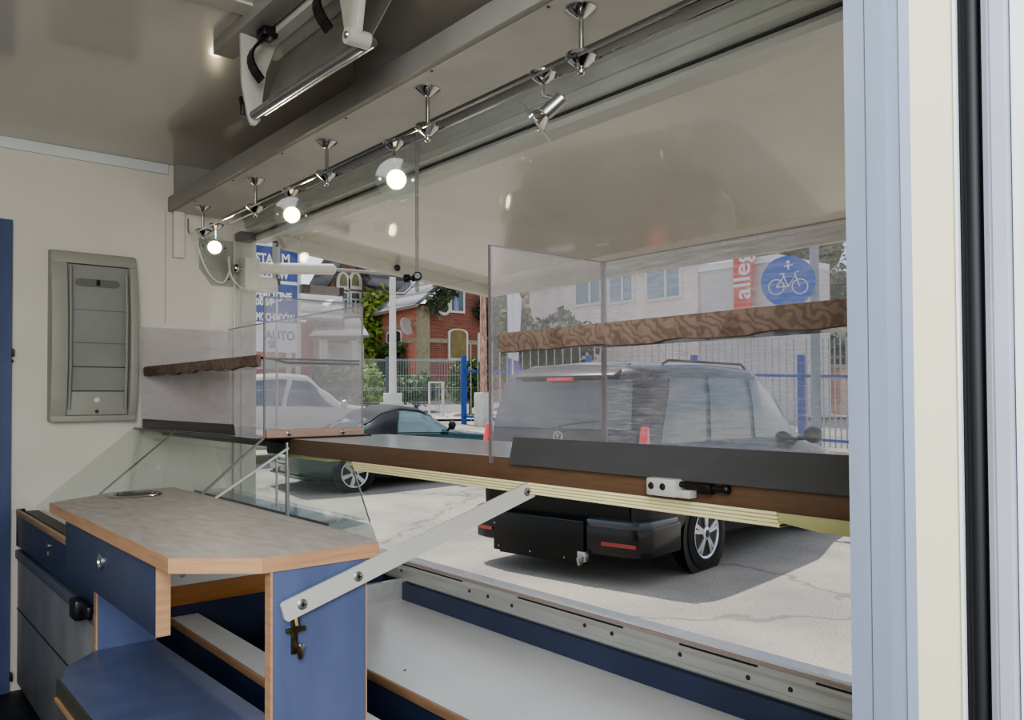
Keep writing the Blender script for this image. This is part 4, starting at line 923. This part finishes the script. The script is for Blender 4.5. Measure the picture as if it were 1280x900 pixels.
for x in (.85, 3.65):
    for s in (-1, 1):
        c.part('wheel_arch', disc_dark(x, .37, s*.885, s), M['vtrim'])
        wheel(c, x, s*.90, s, .32, .2, .21, 5)

# ------------------------------------------------------------------ plants
def leaves(n, gen, size, seed=1, flat=None):
    rnd = random.Random(seed); mb = MB()
    for _ in range(n):
        p = Vector(gen(rnd)); s = size*rnd.uniform(.6, 1.3)
        nx = Vector((rnd.gauss(0, 1), rnd.gauss(0, 1), rnd.gauss(0, 1)+.3)).normalized()
        if flat is not None: nx = (nx*.6+Vector(flat)).normalized()
        x = nx.orthogonal().normalized(); x.rotate(Matrix.Rotation(rnd.uniform(0, 6.28), 3, nx)); y = nx.cross(x)
        mb.add([p-x*s*.5, p+y*s*.28, p+x*s*.55, p-y*s*.28], [(0, 1, 2, 3)])
    return mb
def blob(c, r):
    def g_(rnd):
        while True:
            q = Vector((rnd.uniform(-1, 1), rnd.uniform(-1, 1), rnd.uniform(-1, 1))); l = q.length
            if .35 < l < 1: break
        q = q/l*(l**.4)*(1+.16*math.sin(q.x*7+q.y*5)); return (c[0]+q.x*r[0], c[1]+q.y*r[1], c[2]+q.z*r[2])
    return g_
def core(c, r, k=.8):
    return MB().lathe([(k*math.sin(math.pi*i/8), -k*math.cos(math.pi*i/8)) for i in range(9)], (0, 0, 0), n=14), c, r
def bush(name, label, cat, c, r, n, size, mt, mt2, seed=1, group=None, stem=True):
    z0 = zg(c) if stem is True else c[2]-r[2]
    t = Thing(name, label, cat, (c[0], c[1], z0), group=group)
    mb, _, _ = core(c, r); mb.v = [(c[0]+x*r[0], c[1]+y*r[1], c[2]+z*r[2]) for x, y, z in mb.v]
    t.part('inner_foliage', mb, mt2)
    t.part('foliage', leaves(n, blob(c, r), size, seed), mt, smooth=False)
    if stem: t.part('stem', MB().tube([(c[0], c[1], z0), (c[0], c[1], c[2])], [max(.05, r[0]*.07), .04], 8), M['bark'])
    return t
# ------------------------------------------------------------------ brick house across the street
HC = at(528, 470, D=34); HX, HY, HZ = HC.x, HC.y, zg(HC)
WX = at(467, 440, Y=HY).x                                  # the gabled wing stands back here
def ty(px, py, X): p = at(px, py, X=X); return p.y, p.z
def tx(px, py, Y): p = at(px, py, Y=Y); return p.x, p.z
h = Thing('brick_house', 'red brick villa with slate roof and ivy beyond the wire fence', 'house', (HX, HY, HZ))
yR = HY+8.5; zE = at(530, 379, Y=HY).z
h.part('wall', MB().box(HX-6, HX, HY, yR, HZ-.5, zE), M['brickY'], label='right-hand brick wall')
h.part('wall', MB().box(WX, HX-.02, HY-.02, HY+.4, HZ-.5, zE-.1), M['brickSunlit'])
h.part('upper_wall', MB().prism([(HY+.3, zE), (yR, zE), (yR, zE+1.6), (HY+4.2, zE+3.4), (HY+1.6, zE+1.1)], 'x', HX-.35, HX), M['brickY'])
for y0, y1, x0, x1 in ((HY-.06, HY+.35, HX-.36, HX+.05),): h.part('corner_quoin', MB().box(x0, x1, y0, y1, HZ-.5, zE-.1), M['stone'])
zb_ = at(570, 427, X=HX).z
h.part('stone_band', MB().box(HX, HX+.04, HY, yR, zb_-.09, zb_+.09), M['stone'])
h.part('stone_band', MB().box(WX, HX-.37, HY-.05, HY-.02, zb_-.09, zb_+.09), M['stone'])
h.part('stone_band', MB().box(WX, HX-.37, HY-.05, HY-.02, at(500, 408, Y=HY).z-.08, at(500, 408, Y=HY).z+.08), M['stone'])
h.part('stone_band', MB().box(HX, HX+.04, HY, yR, at(570, 452, X=HX).z-.06, at(570, 452, X=HX).z+.06), M['stone'])
h.part('plinth', MB().box(WX, HX+.06, HY-.08, yR, HZ-.5, HZ+.5), M['stone'])
rfh = [(WX-.4, HY-.45, zE-.35), (HX+.25, HY-.45, zE-.2), (HX+.25, HY+3.9, zE+3.3), (WX+2.4, HY+3.9, zE+3.3)]
h.part('roof', MB().slab(rfh, (0, -.08, .12)), M['slate'], smooth=False)
sk1 = at(492, 372, D=36); 
def rp(px, py):                                            # point on the main roof plane
    n = (Vector(rfh[1])-Vector(rfh[0])).cross(Vector(rfh[2])-Vector(rfh[1])); d = at(px, py, D=1)-CAM
    return CAM+d*((Vector(rfh[0])-CAM).dot(n)/d.dot(n))
skq = [rp(497, 372), rp(508, 372), rp(523, 358), rp(513, 358)]
sl_ = h.part('skylight', MB().slab([q+Vector((0, -.10, .15)) for q in skq], (0, -.03, .05)), M['winw'], smooth=False)
h.part('skylight_pane', MB().slab([q*.9+sum(skq, Vector())/4*.1+Vector((0, -.14, .21)) for q in skq], (0, -.004, .006)), M['wing'], sl_, smooth=False)
def window(X=None, Y=None, px0=0, py0=0, px1=0, py1=0, fill='wing', arch=0, frame=.10, bars=True):
    if X is not None:
        y0, z1 = ty(px0, py0, X); y1, z0 = ty(px1, py1, X); mk = lambda a, b: (b, a); u0, u1 = y0, y1
    else:
        u0, z1 = tx(px0, py0, Y); u1, z0 = tx(px1, py1, Y)
    n = 8; um = (u0+u1)/2; hw_ = (u1-u0)/2
    def outline(d, dz): return [(u0-d, z0-dz), (u1+d, z0-dz)]+[(um+(hw_+d)*math.cos(math.pi*i/n), z1+d*.5+arch*math.sin(math.pi*i/n)) for i in range(n+1)]
    ax = 'x' if X is not None else 'y'; o_ = X if X is not None else Y; sg_ = 1 if X is not None else -1
    w_ = h.part('window', MB().prism(outline(frame, frame), ax, o_, o_+sg_*.06), M['winw'] if fill != 'stone' else M['stone'], smooth=False)
    h.part('window_pane', MB().prism(outline(0, 0), ax, o_+sg_*.05, o_+sg_*.075), M[fill], w_, smooth=False)
    if bars:
        b = MB(); zt = z0+(z1-z0)*.68
        for (a0, a1, c0, c1) in ((um-.03, um+.03, z0, zt), (u0, u1, zt-.03, zt+.03)):
            b.box(*( (o_+sg_*.07, o_+sg_*.09) if ax == 'x' else (a0, a1)), *((a0, a1) if ax == 'x' else sorted((o_+sg_*.07, o_+sg_*.09))), c0, c1) if True else 0
        h.part('window_bars', b, M['winw'], w_)
    return w_
w_ = window(X=HX, px0=564, py0=362, px1=578, py1=389, fill='wing', arch=.12, bars=False)
y0, z1 = ty(566, 364, HX); y1, z0 = ty(572, 388, HX)
h.part('curtain', MB().prism([(y0, z0), (y1, z0), (y0+(y1-y0)*.6, z1), (y0, z1)], 'x', HX+.07, HX+.09), M['curtain'], w_)
window(X=HX, px0=562, py0=417, px1=582, py1=448, fill='shade', arch=.18, bars=False)
window(X=HX, px0=599, py0=419, px1=616, py1=450, arch=.12)
window(X=HX, px0=602, py0=366, px1=611, py1=380, arch=.1)
window(Y=HY-.02, px0=486, py0=419, px1=502, py1=450, arch=.15)
yo, zo = ty(554, 384, HX)
w_ = h.part('round_window', MB().lathe([(.22, 0), (.36, .01), (.36, .07), (.24, .08), (.22, .05)], (HX, yo, zo), (1, 0, 0), 20, False), M['winw'])
h.part('window_pane', MB().lathe([(.23, 0), (.22, .03)], (HX+.02, yo, zo), (1, 0, 0), 20), M['wing'], w_)
xs_, zs_ = tx(515, 409, HY)
h.part('satellite_dish', MB().lathe([(.02, 0), (.24, .03), (.40, .10), (.39, .11), (.02, .02)], (xs_, HY-.35, zs_), (.93, .25, .2), 20).tube([(xs_, HY-.02, zs_-.1), (xs_, HY-.35, zs_)], .03, 8), M['polew'])
# gabled wing
y0w = at(403, 420, X=WX).y; y1w = at(468, 420, X=WX).y; ymw = at(434, 340, X=WX).y; zw = at(431, 376, X=WX).z; zt_ = at(431, 313, X=WX).z
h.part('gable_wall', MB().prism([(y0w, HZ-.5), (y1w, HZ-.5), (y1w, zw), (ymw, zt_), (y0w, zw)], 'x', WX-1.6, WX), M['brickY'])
for (ya, za, yb, zb2) in ((y0w-.5, zw-.55, ymw, zt_+.08), (y1w+.5, zw-.55, ymw, zt_+.08)):
    h.part('gable_roof', MB().slab([(WX+.45, ya, za), (WX+.45, yb, zb2), (WX-1.8, yb, zb2), (WX-1.8, ya, za)], (0, 0, .18)), M['slated'], smooth=False)
h.part('connecting_roof', MB().slab([(WX+.9, at(458, 358, X=WX+.9).y, at(458, 359, X=WX+.9).z), (WX+.9, at(512, 369, X=WX+.9).y, at(512, 370, X=WX+.9).z), (WX-2.4, at(512, 330, X=WX-2.4).y, at(512, 318, X=WX-2.4).z), (WX-2.4, at(446, 330, X=WX-2.4).y, at(446, 312, X=WX-2.4).z)], (0, 0, .14)), M['slated'], smooth=False)
for (a, b) in ((424, 433), (439, 448)):
    window(X=WX, px0=a, py0=366, px1=b, py1=392, fill='wing', arch=.0, frame=.14)
    window(X=WX, px0=a, py0=353, px1=b, py1=358, fill='shade', arch=.4, frame=.16, bars=False)
ip_ = at(463, 420, X=WX+.5)
iv = h.part('ivy', leaves(1900, lambda r: (WX+r.gauss(.45, .22), ip_.y+r.gauss(0, .5)+.35*math.sin(r.random()*6), 0) if False else (lambda u: (WX+.5+r.gauss(0, .2), ip_.y+(u-.4)*.9+r.gauss(0, .28+.42*(1-u)), HZ+.1+u*(at(460, 362, X=WX).z-HZ)))(r.random()), .34, 5), M['leafl'], smooth=False)
h.part('ivy', leaves(900, lambda r: (WX+1.0+r.random()*2.0, HY-.3+r.gauss(0, .12), HZ+.2+(r.random()**1.6)*2.3), .32, 8), M['leafm'], smooth=False)
def ivr(r):
    u = r.random(); p = at(540+u*30+r.gauss(0, 5), 384-34*u+r.gauss(0, 6), X=HX+.15); return (p.x+r.random()*.2, p.y, p.z)
h.part('ivy', leaves(420, ivr, .36, 9), M['leafy'], smooth=False)
def ivr2(r):
    p = at(606+r.gauss(0, 5), 388+r.gauss(0, 7), X=HX+.15); return (p.x+r.random()*.2, p.y, p.z)
h.part('ivy', leaves(300, ivr2, .36, 10), M['leafd'], smooth=False)

# neighbouring low house on the left
NX = at(375, 430, D=29).x
n_ = Thing('neighbouring_house', 'low grey-roofed house with red wall left of the brick villa', 'house', (NX, at(375, 430, X=NX).y, zg(at(375, 430, X=NX))))
ya, yb = at(330, 430, X=NX).y, at(391, 430, X=NX).y; zt2 = at(375, 402, X=NX).z
n_.part('wall', MB().box(NX-5, NX, ya, yb, -.2, zt2), M['pink'])
n_.part('roof', MB().slab([(NX+.3, ya-.3, zt2), (NX+.3, at(424, 404, X=NX).y, zt2+.05), (NX-2.4, at(428, 372, X=NX-2.4).y, at(428, 374, X=NX-2.4).z), (NX-2.4, ya-.3, at(375, 372, X=NX-2.4).z)], (0, 0, .12)), M['slate'], smooth=False)
p1_, p2_ = at(392, 424, X=NX+1), at(452, 424, X=NX+1)
n_.part('porch_wall', MB().box(NX-1.5, NX-.4, at(391, 430, X=NX-.4).y, at(455, 430, X=NX-.4).y, .2, p1_.z), M['greyw'])
n_.part('porch_roof', MB().slab([(NX+1.2, p1_.y-.3, p1_.z), (NX+1.2, p2_.y+.2, p2_.z+.05), (NX-.9, at(449, 400, X=NX-.9).y, at(449, 400, X=NX-.9).z), (NX-.9, at(405, 404, X=NX-.9).y, at(405, 404, X=NX-.9).z)], (0, 0, .09)), M['slate'], smooth=False)
for q in (404, 442): n_.part('porch_post', MB().box(NX+.85, NX+1.0, at(q, 430, X=NX+.9).y-.13, at(q, 430, X=NX+.9).y+.13, .2, p1_.z), M['winw'])
n_.part('skylight', MB().slab([(NX-.9, at(398, 388, X=NX-.9).y, at(398, 390, X=NX-.9).z+.12), (NX-.9, at(408, 388, X=NX-.9).y, at(408, 390, X=NX-.9).z+.12), (NX-1.7, at(418, 380, X=NX-1.7).y, at(418, 380, X=NX-1.7).z+.12), (NX-1.7, at(409, 380, X=NX-1.7).y, at(409, 380, X=NX-1.7).z+.12)], (0, 0, .05)), M['winw'], smooth=False)

# ------------------------------------------------------------------ blue business sign
SX = -20.0
s0, s1 = at(306, 380, X=SX), at(371.5, 380, X=SX)
zt3, zm3, zb3 = at(345, 309, X=SX).z, at(345, 403, X=SX).z, at(345, 440, X=SX).z
sg = Thing('business_sign', 'tall blue and white business sign by the end wall post', 'sign', (SX, s1.y, zg((SX, s1.y))))
sg.part('panel', MB().box(SX-.06, SX, s0.y, s1.y, zm3, zt3), M['signb'])
sg.part('upper_panel', MB().box(SX-.06, SX, s0.y, s1.y, zt3, zt3+1.3), M['signw'])
sg.part('lower_panel', MB().box(SX-.06, SX, s0.y, s1.y, zb3, zm3), M['signw'])
sg.part('side_frame', MB().box(SX-.1, SX+.03, s1.y, s1.y+.09, zg((SX, s1.y)), zt3+1.3), M['alu'])
for q in (s0.y+.2, s1.y-.2): sg.part('leg', MB().box(SX-.1, SX-.04, q-.06, q+.06, zg((SX, s1.y))-.05, zb3), M['alu'])
for q, z in ((334, 349), (334, 372)):
    if q == 334: pa, pb = at(320, z+3.5, X=SX), at(367, z+6.5, X=SX); 
for yy in (349, ):
    pa, pb = at(306, yy, X=SX), at(371, yy+3, X=SX); sg.part('white_band', MB().box(SX, SX+.004, s0.y, s1.y, at(345, 354.5, X=SX).z, at(345, 350.5, X=SX).z), M['signw'])
def stxt(s, px0, px1, pyb, cap, mt='signw', px_m=None):
    a_, b_2 = at(px0, pyb, X=SX), at(px1, pyb, X=SX); ht = cap/F_PX*(at(px0, pyb, D=1)-CAM).length*((a_-CAM).length/(at(px0, pyb, D=1)-CAM).length)
    o = sg.text('lettering', s, frame_mtx((SX+.006, (a_.y+b_2.y)/2, a_.z+ht/2), (0, 1, 0), (0, 0, 1)), ht/.70, M[mt], bold=.012)
    bpy.context.view_layer.update()
    wd = max(v_.co.x for v_ in o.data.vertices)-min(v_.co.x for v_ in o.data.vertices)
    o.scale = ((b_2.y-a_.y)/wd, 1, 1)
    return o
stxt('STA', 319, 341, 328, 11); stxt('M', 352, 362, 329.5, 11)
stxt('ALEJOW', 319, 361, 346, 10); stxt('BEROTJNE', 318, 364.5, 372, 8)
stxt('008/P', 318.5, 343.5, 381, 7.5); stxt('MOCHODÓW', 319.5, 368, 400.5, 9)
stxt('AUTO', 331, 369, 425, 11, 'signg'); stxt('SE', 335, 346, 435, 8, 'signg')
stxt('d', 322, 328, 303, 8, 'signb')

# ------------------------------------------------------------------ fences
def gpt(px, D):
    p = at(px, 500, D=D); p.z = zg(p); return p
mf = Thing('wire_mesh_fence', 'pale wire mesh fence in front of the brick villa', 'fence', gpt(580, 24))
ptsf = [gpt(q, 24) for q in (330, 392, 484, 578)]
for i, (pa, pb) in enumerate(zip(ptsf, ptsf[1:])):
    mb = MB(); n = 46
    for k in range(1, n):
        p = pa.lerp(pb, k/n); mb.bar(p+Vector((0, 0, .1)), p+Vector((0, 0, 1.92)), .008, .008, (1, 0, 0))
    for zz in (.12, .55, .62, .98, 1.05, 1.42, 1.86, 1.9): mb.bar(pa+Vector((0, 0, zz)), pb+Vector((0, 0, zz)), .014, .014)
    mf.part('wire_panel', mb, M['wire'], smooth=False)
for p in ptsf[:-1]: mf.part('post', MB().box(p.x-.04, p.x+.04, p.y-.04, p.y+.04, p.z-.1, p.z+1.98), M['fpost'])
bf = Thing('blue_bar_fence', 'blue fence with grey upright bars behind the black van', 'fence', gpt(800, 20))
ptsb = [gpt(580, 23.6), gpt(736, 21), gpt(868, 19), gpt(1002, 17.2), gpt(1120, 15.8)]
for pa, pb in zip(ptsb, ptsb[1:]):
    mb = MB(); n = 16
    for k in range(1, n):
        p = pa.lerp(pb, k/n); mb.tube([p+Vector((0, 0, .08)), p+Vector((0, 0, 2.35))], .016, 6)
    pn = bf.part('bars', mb, M['wire'])
    for zz in (.22, 1.55): bf.part('rail', MB().bar(pa+Vector((0, 0, zz)), pb+Vector((0, 0, zz)), .04, .06), M['fblue'], pn)
for p in ptsb: bf.part('post', MB().box(p.x-.06, p.x+.06, p.y-.06, p.y+.06, p.z-.1, p.z+2.0), M['fblue'])
gt = Thing('gate_frame', 'small white gate frame behind the wire fence', 'gate', gpt(545, 26))
p = gpt(545, 26)
mb = MB()
for u in (-.22, .22): mb.bar(p+_r*u, p+_r*u+Vector((0, 0, 1.15)), .06, .06, (1, 0, 0))
for z in (.1, 1.13): mb.bar(p-_r*.22+Vector((0, 0, z)), p+_r*.22+Vector((0, 0, z)), .05, .05)
gt.part('frame', mb, M['winw'])
gt.part('bars', MB().bar(p+Vector((0, 0, .1)), p+Vector((0, 0, 1.1)), .02, .02, (1, 0, 0)).bar(p+_r*.1+Vector((0, 0, .1)), p+_r*.1+Vector((0, 0, 1.1)), .02, .02, (1, 0, 0)), M['wire'])
# flag poles
for (q, ytop, mt_, lab) in ((491, 346, 'polew', 'white flag pole in a pale block in front of the villa'), (604.5, 363, 'rust', 'rust-stained flag pole beside the black van')):
    p = gpt(q, 23); zt4 = at(q, ytop, D=23).z
    t = Thing('flag_pole', lab, 'pole', p, group=None)
    t.part('base_block', MB().box(p.x-.2, p.x+.2, p.y-.2, p.y+.2, p.z-.05, p.z+.95, .02), M['conc'])
    t.part('shaft', MB().tube([p+Vector((0, 0, .9)), Vector((p.x, p.y, zt4))], [.11, .09], 14), M[mt_])

# ------------------------------------------------------------------ greenery
def B3(px, py, D, r): p = at(px, py, D=D); return (p.x, p.y, p.z), r
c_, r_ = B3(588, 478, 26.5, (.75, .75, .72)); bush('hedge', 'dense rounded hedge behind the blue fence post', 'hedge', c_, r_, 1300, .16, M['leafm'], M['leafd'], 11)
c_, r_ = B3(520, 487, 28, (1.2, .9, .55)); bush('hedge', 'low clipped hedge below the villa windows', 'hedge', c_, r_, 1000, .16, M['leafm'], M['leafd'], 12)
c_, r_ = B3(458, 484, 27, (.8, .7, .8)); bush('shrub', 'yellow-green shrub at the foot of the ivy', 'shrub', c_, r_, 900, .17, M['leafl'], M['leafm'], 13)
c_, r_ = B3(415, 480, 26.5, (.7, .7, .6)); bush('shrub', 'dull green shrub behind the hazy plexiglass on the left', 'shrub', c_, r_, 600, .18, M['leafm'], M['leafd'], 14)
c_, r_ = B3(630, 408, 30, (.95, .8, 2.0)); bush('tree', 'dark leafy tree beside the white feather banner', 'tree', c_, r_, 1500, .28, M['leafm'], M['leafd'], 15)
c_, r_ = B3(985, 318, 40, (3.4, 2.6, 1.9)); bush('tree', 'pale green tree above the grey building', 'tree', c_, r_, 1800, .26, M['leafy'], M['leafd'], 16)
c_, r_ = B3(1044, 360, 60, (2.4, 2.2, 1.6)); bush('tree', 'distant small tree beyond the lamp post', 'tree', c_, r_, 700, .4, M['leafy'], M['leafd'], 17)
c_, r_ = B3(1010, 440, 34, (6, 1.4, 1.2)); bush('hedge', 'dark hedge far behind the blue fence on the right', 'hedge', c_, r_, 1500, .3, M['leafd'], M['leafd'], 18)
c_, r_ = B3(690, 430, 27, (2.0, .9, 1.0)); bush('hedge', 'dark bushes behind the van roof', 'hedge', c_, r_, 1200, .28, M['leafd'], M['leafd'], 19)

# ------------------------------------------------------------------ pale buildings on the right
BY = 21.13
x0b, x1b = at(662, 400, Y=BY).x, at(872, 400, Y=BY).x; zr_ = at(770, 345, Y=BY).z
wb = Thing('pale_building', 'pale brick building with white windows behind the van', 'building', ((x0b+x1b)/2, BY, 0))
wb.part('wall', MB().box(x0b, x1b, BY, BY+6, -.2, zr_), brick('brick_pale_x', 'x', (252, 232, 222), (244, 218, 208), (246, 238, 232)))
wb.part('roof_edge', MB().box(x0b-.2, x1b+.1, BY-.25, BY+6, zr_, zr_+.28), M['signw'])
for (a, b, t0, t1) in ((722, 751, 351, 377), (764, 791, 346, 374), (811, 850, 338, 369)):
    xa, za = tx(a, t0, BY); xb, zb2 = tx(b, t1, BY)
    f_ = wb.part('window', MB().box(xa-.12, xb+.12, BY-.07, BY, zb2-.1, za+.1), M['winw'])
    wb.part('window_pane', MB().box(xa, xb, BY-.09, BY-.06, zb2, za), mat('window_glass_pale', (136, 156, 172), .08), f_)
    xm = xa+(xb-xa)*.6; wb.part('window_bars', MB().box(xm-.05, xm+.05, BY-.11, BY-.07, zb2, za), M['winw'], f_)
gb = Thing('grey_building', 'plain grey building wall carrying the red banner', 'building', ((x1b+at(972, 400, Y=BY).x)/2, BY, 0))
gb.part('wall', MB().box(x1b+.02, at(972, 400, Y=BY).x, BY+.1, BY+3, -.2, zr_-.3), M['greyw'])
gb.part('roof_edge', MB().box(x1b+.02, at(972, 400, Y=BY).x, BY, BY+3, zr_-.3, zr_-.1), M['signw'])
xa, za = tx(917, 314, BY-.15); xb, zb2 = tx(943, 384, BY-.15)
bn = Thing('banner', 'upright red-orange banner with white lettering on the grey building', 'banner', ((xa+xb)/2, BY-.15, zb2))
bn.part('cloth', MB().prism([(xa, zb2-.8), (xb-.12, zb2-.8), (xb, za), (xa, za)], 'y', BY-.17, BY-.14), M['ban'])
o = bn.text('lettering', 'alleg', frame_mtx(((xa+xb)/2-.02, BY-.18, (za+zb2)/2+.1), (0, 0, 1), (-1, 0, 0)), .82, M['signw'], bold=.012)
bn.part('bracket', MB().box(xa, xb, BY-.16, BY+.02, za, za+.05), M['steel'])
# feather banner
p = gpt(641, 22); z0f, z1f = at(641, 470, D=22).z, at(641, 356, D=22).z
fb = Thing('feather_banner', 'white and violet feather banner left of the pale building', 'banner', p)
fb.part('pole', MB().tube([p, (p.x, p.y, z1f-.5), (p.x+.05*_r.x, p.y+.05*_r.y, z1f)], .025, 8), M['polew'])
def fq(u, z): return (p.x+_r.x*u, p.y+_r.y*u, z)
fb.part('cloth', MB().slab([fq(-.12, z0f+.5), fq(.16, z0f+.4), fq(.26, z1f-.4), fq(.10, z1f), fq(-.14, z1f-.15)], _a*.01), M['banw'])
fb.part('lower_cloth', MB().slab([fq(-.10, z0f-.1), fq(.30, z0f-.1), fq(.16, z0f+.4), fq(-.12, z0f+.5)], _a*.01), M['banp'])

# lamp post and cycle sign
p = gpt(1020, 16.4); 
lp = Thing('lamp_post', 'plain grey lamp post at the right beside the cycle sign', 'lamp post', p)
lp.part('shaft', MB().tube([p, p+Vector((0, 0, 2)), p+Vector((0, 0, 6))], [.105, .095, .085], 16), M['lamp'])
lp.part('base', MB().lathe([(.16, 0), (.16, .08), (.11, .10)], p, n=16), M['lamp'])
c0 = at(985, 352, D=15.9); cn = (Vector((0, 0, c0.z))-c0).normalized(); cn = (-_a*.9-_r*.25).normalized(); cx_ = Vector((-cn.y, cn.x, 0)); cz = Vector((0, 0, 1)); R0_ = .51
cs = Thing('cycle_sign', 'round blue road sign with white bicycle on the lamp post', 'road sign', c0-cz*R0_)
cs.part('disc', MB().lathe([(R0_, 0), (R0_, .012)], c0-cn*.012, cn, 48), M['cyc'])
cs.part('bracket', MB().bar(c0-cn*.03-cx_*.2, c0-cn*.03-cx_*.2+(p+Vector((0, 0, c0.z-p.z))-c0+cn*.03+cx_*.2), .03, .05), M['steel'])
bk = MB()
def q3(u, w2): return c0+cx_*u+cz*w2+cn*.004
for u in (-.22, .22): bk.tube([q3(u+.145*math.cos(i*math.pi/14), -.10+.145*math.sin(i*math.pi/14)) for i in range(29)], .011, 6)
for pts in ([(-.22, -.10), (-.08, .10), (.13, .10), (.0, -.10), (-.22, -.10)], [(-.08, .10), (.0, -.10)], [(-.1, .16), (-.08, .10)], [(-.16, .16), (-.05, .16)], [(.22, -.10), (.12, .17), (.2, .2)]): bk.tube([q3(*a) for a in pts], .012, 6)
cs.part('bicycle_symbol', bk, M['signw'])
cs.part('walker_symbol', MB().ball(q3(.0, .38), .035).tube([q3(0, .34), q3(.01, .24)], .02, 6).tube([q3(-.07, .3), q3(.09, .33)], .014, 6), M['signw'])
# brick gate pillars
for q, D_, lab in ((992, 27, 'pink brick gate pillar left of the lamp post foot'), (1046, 26, 'pink brick gate pillar right of the lamp post foot')):
    p = gpt(q, D_); t = Thing('gate_pillar', lab, 'pillar', p, group='brick gate pillars')
    t.part('shaft', MB().box(p.x-.3, p.x+.3, p.y-.3, p.y+.3, p.z-.1, p.z+1.5), M['brickL'])
    t.part('cap', MB().box(p.x-.38, p.x+.38, p.y-.38, p.y+.38, p.z+1.5, p.z+1.62, .02), M['stone'])
# ================================================================== light
w = bpy.data.worlds.new('sky'); S.world = w; w.use_nodes = True; nt = w.node_tree; N = nt.nodes; L = nt.links
bg = N['Background']; sk = N.new('ShaderNodeTexSky'); sk.sky_type = 'NISHITA'; sk.sun_disc = False
SUN = Vector((-.45, .10, 1.0)).normalized()
sk.sun_elevation = math.asin(SUN.z); sk.sun_rotation = math.atan2(SUN.x, SUN.y); sk.air_density = 1.0; sk.dust_density = 1.2
tc = N.new('ShaderNodeTexCoord'); mp = N.new('ShaderNodeMapping'); mp.inputs['Scale'].default_value = (2, 2, 6)
nz = N.new('ShaderNodeTexNoise'); nz.inputs['Scale'].default_value = 1.6; nz.inputs['Detail'].default_value = 9; nz.inputs['Roughness'].default_value = .6
L.new(tc.outputs['Generated'], mp.inputs[0]); L.new(mp.outputs[0], nz.inputs['Vector'])
cr = N.new('ShaderNodeValToRGB'); cr.color_ramp.elements[0].position = .42; cr.color_ramp.elements[1].position = .62; L.new(nz.outputs['Fac'], cr.inputs['Fac'])
mx = N.new('ShaderNodeMix'); mx.data_type = 'RGBA'; L.new(cr.outputs['Color'], mx.inputs[0]); L.new(sk.outputs[0], mx.inputs['A']); mx.inputs['B'].default_value = (6.2, 6.1, 6.0, 1)
L.new(mx.outputs['Result'], bg.inputs['Color']); bg.inputs['Strength'].default_value = .16
sd = bpy.data.lights.new('sun', 'SUN'); sd.energy = 3.2; sd.angle = .009; sd.color = (1, .95, .86)
so = bpy.data.objects.new('sun', sd); COL.objects.link(so); so.rotation_euler = SUN.to_track_quat('Z', 'Y').to_euler(); so.location = (-10, 5, 20)
for (nm, loc, tgt, e, sx, sy, colr) in (('aisle_fill', (-1.2, -.75, 1.98), (-2.6, .6, .8), 3, 1.2, .3, (1, .93, .82)), ('door_daylight', (.55, -.5, 1.7), (-2.6, .75, 1.1), 44, .9, 1.4, (.92, .96, 1))):  # the aisle area light is an added fill, no lamp hangs there
    ad = bpy.data.lights.new(nm, 'AREA'); ad.energy = e; ad.shape = 'RECTANGLE'; ad.size = sx; ad.size_y = sy; ad.color = colr
    ao = bpy.data.objects.new(nm, ad); COL.objects.link(ao); ao.location = loc; ao.rotation_euler = (Vector(tgt)-Vector(loc)).to_track_quat('-Z', 'Y').to_euler()
S.view_settings.view_transform = 'AgX'
try: S.view_settings.look = 'AgX - Medium High Contrast'
except Exception: pass
S.view_settings.exposure = 0.35
S.cycles.transparent_max_bounces = 40; S.cycles.max_bounces = 10; S.cycles.diffuse_bounces = 5
S.cycles.sample_clamp_indirect = 6; S.cycles.use_denoising = True
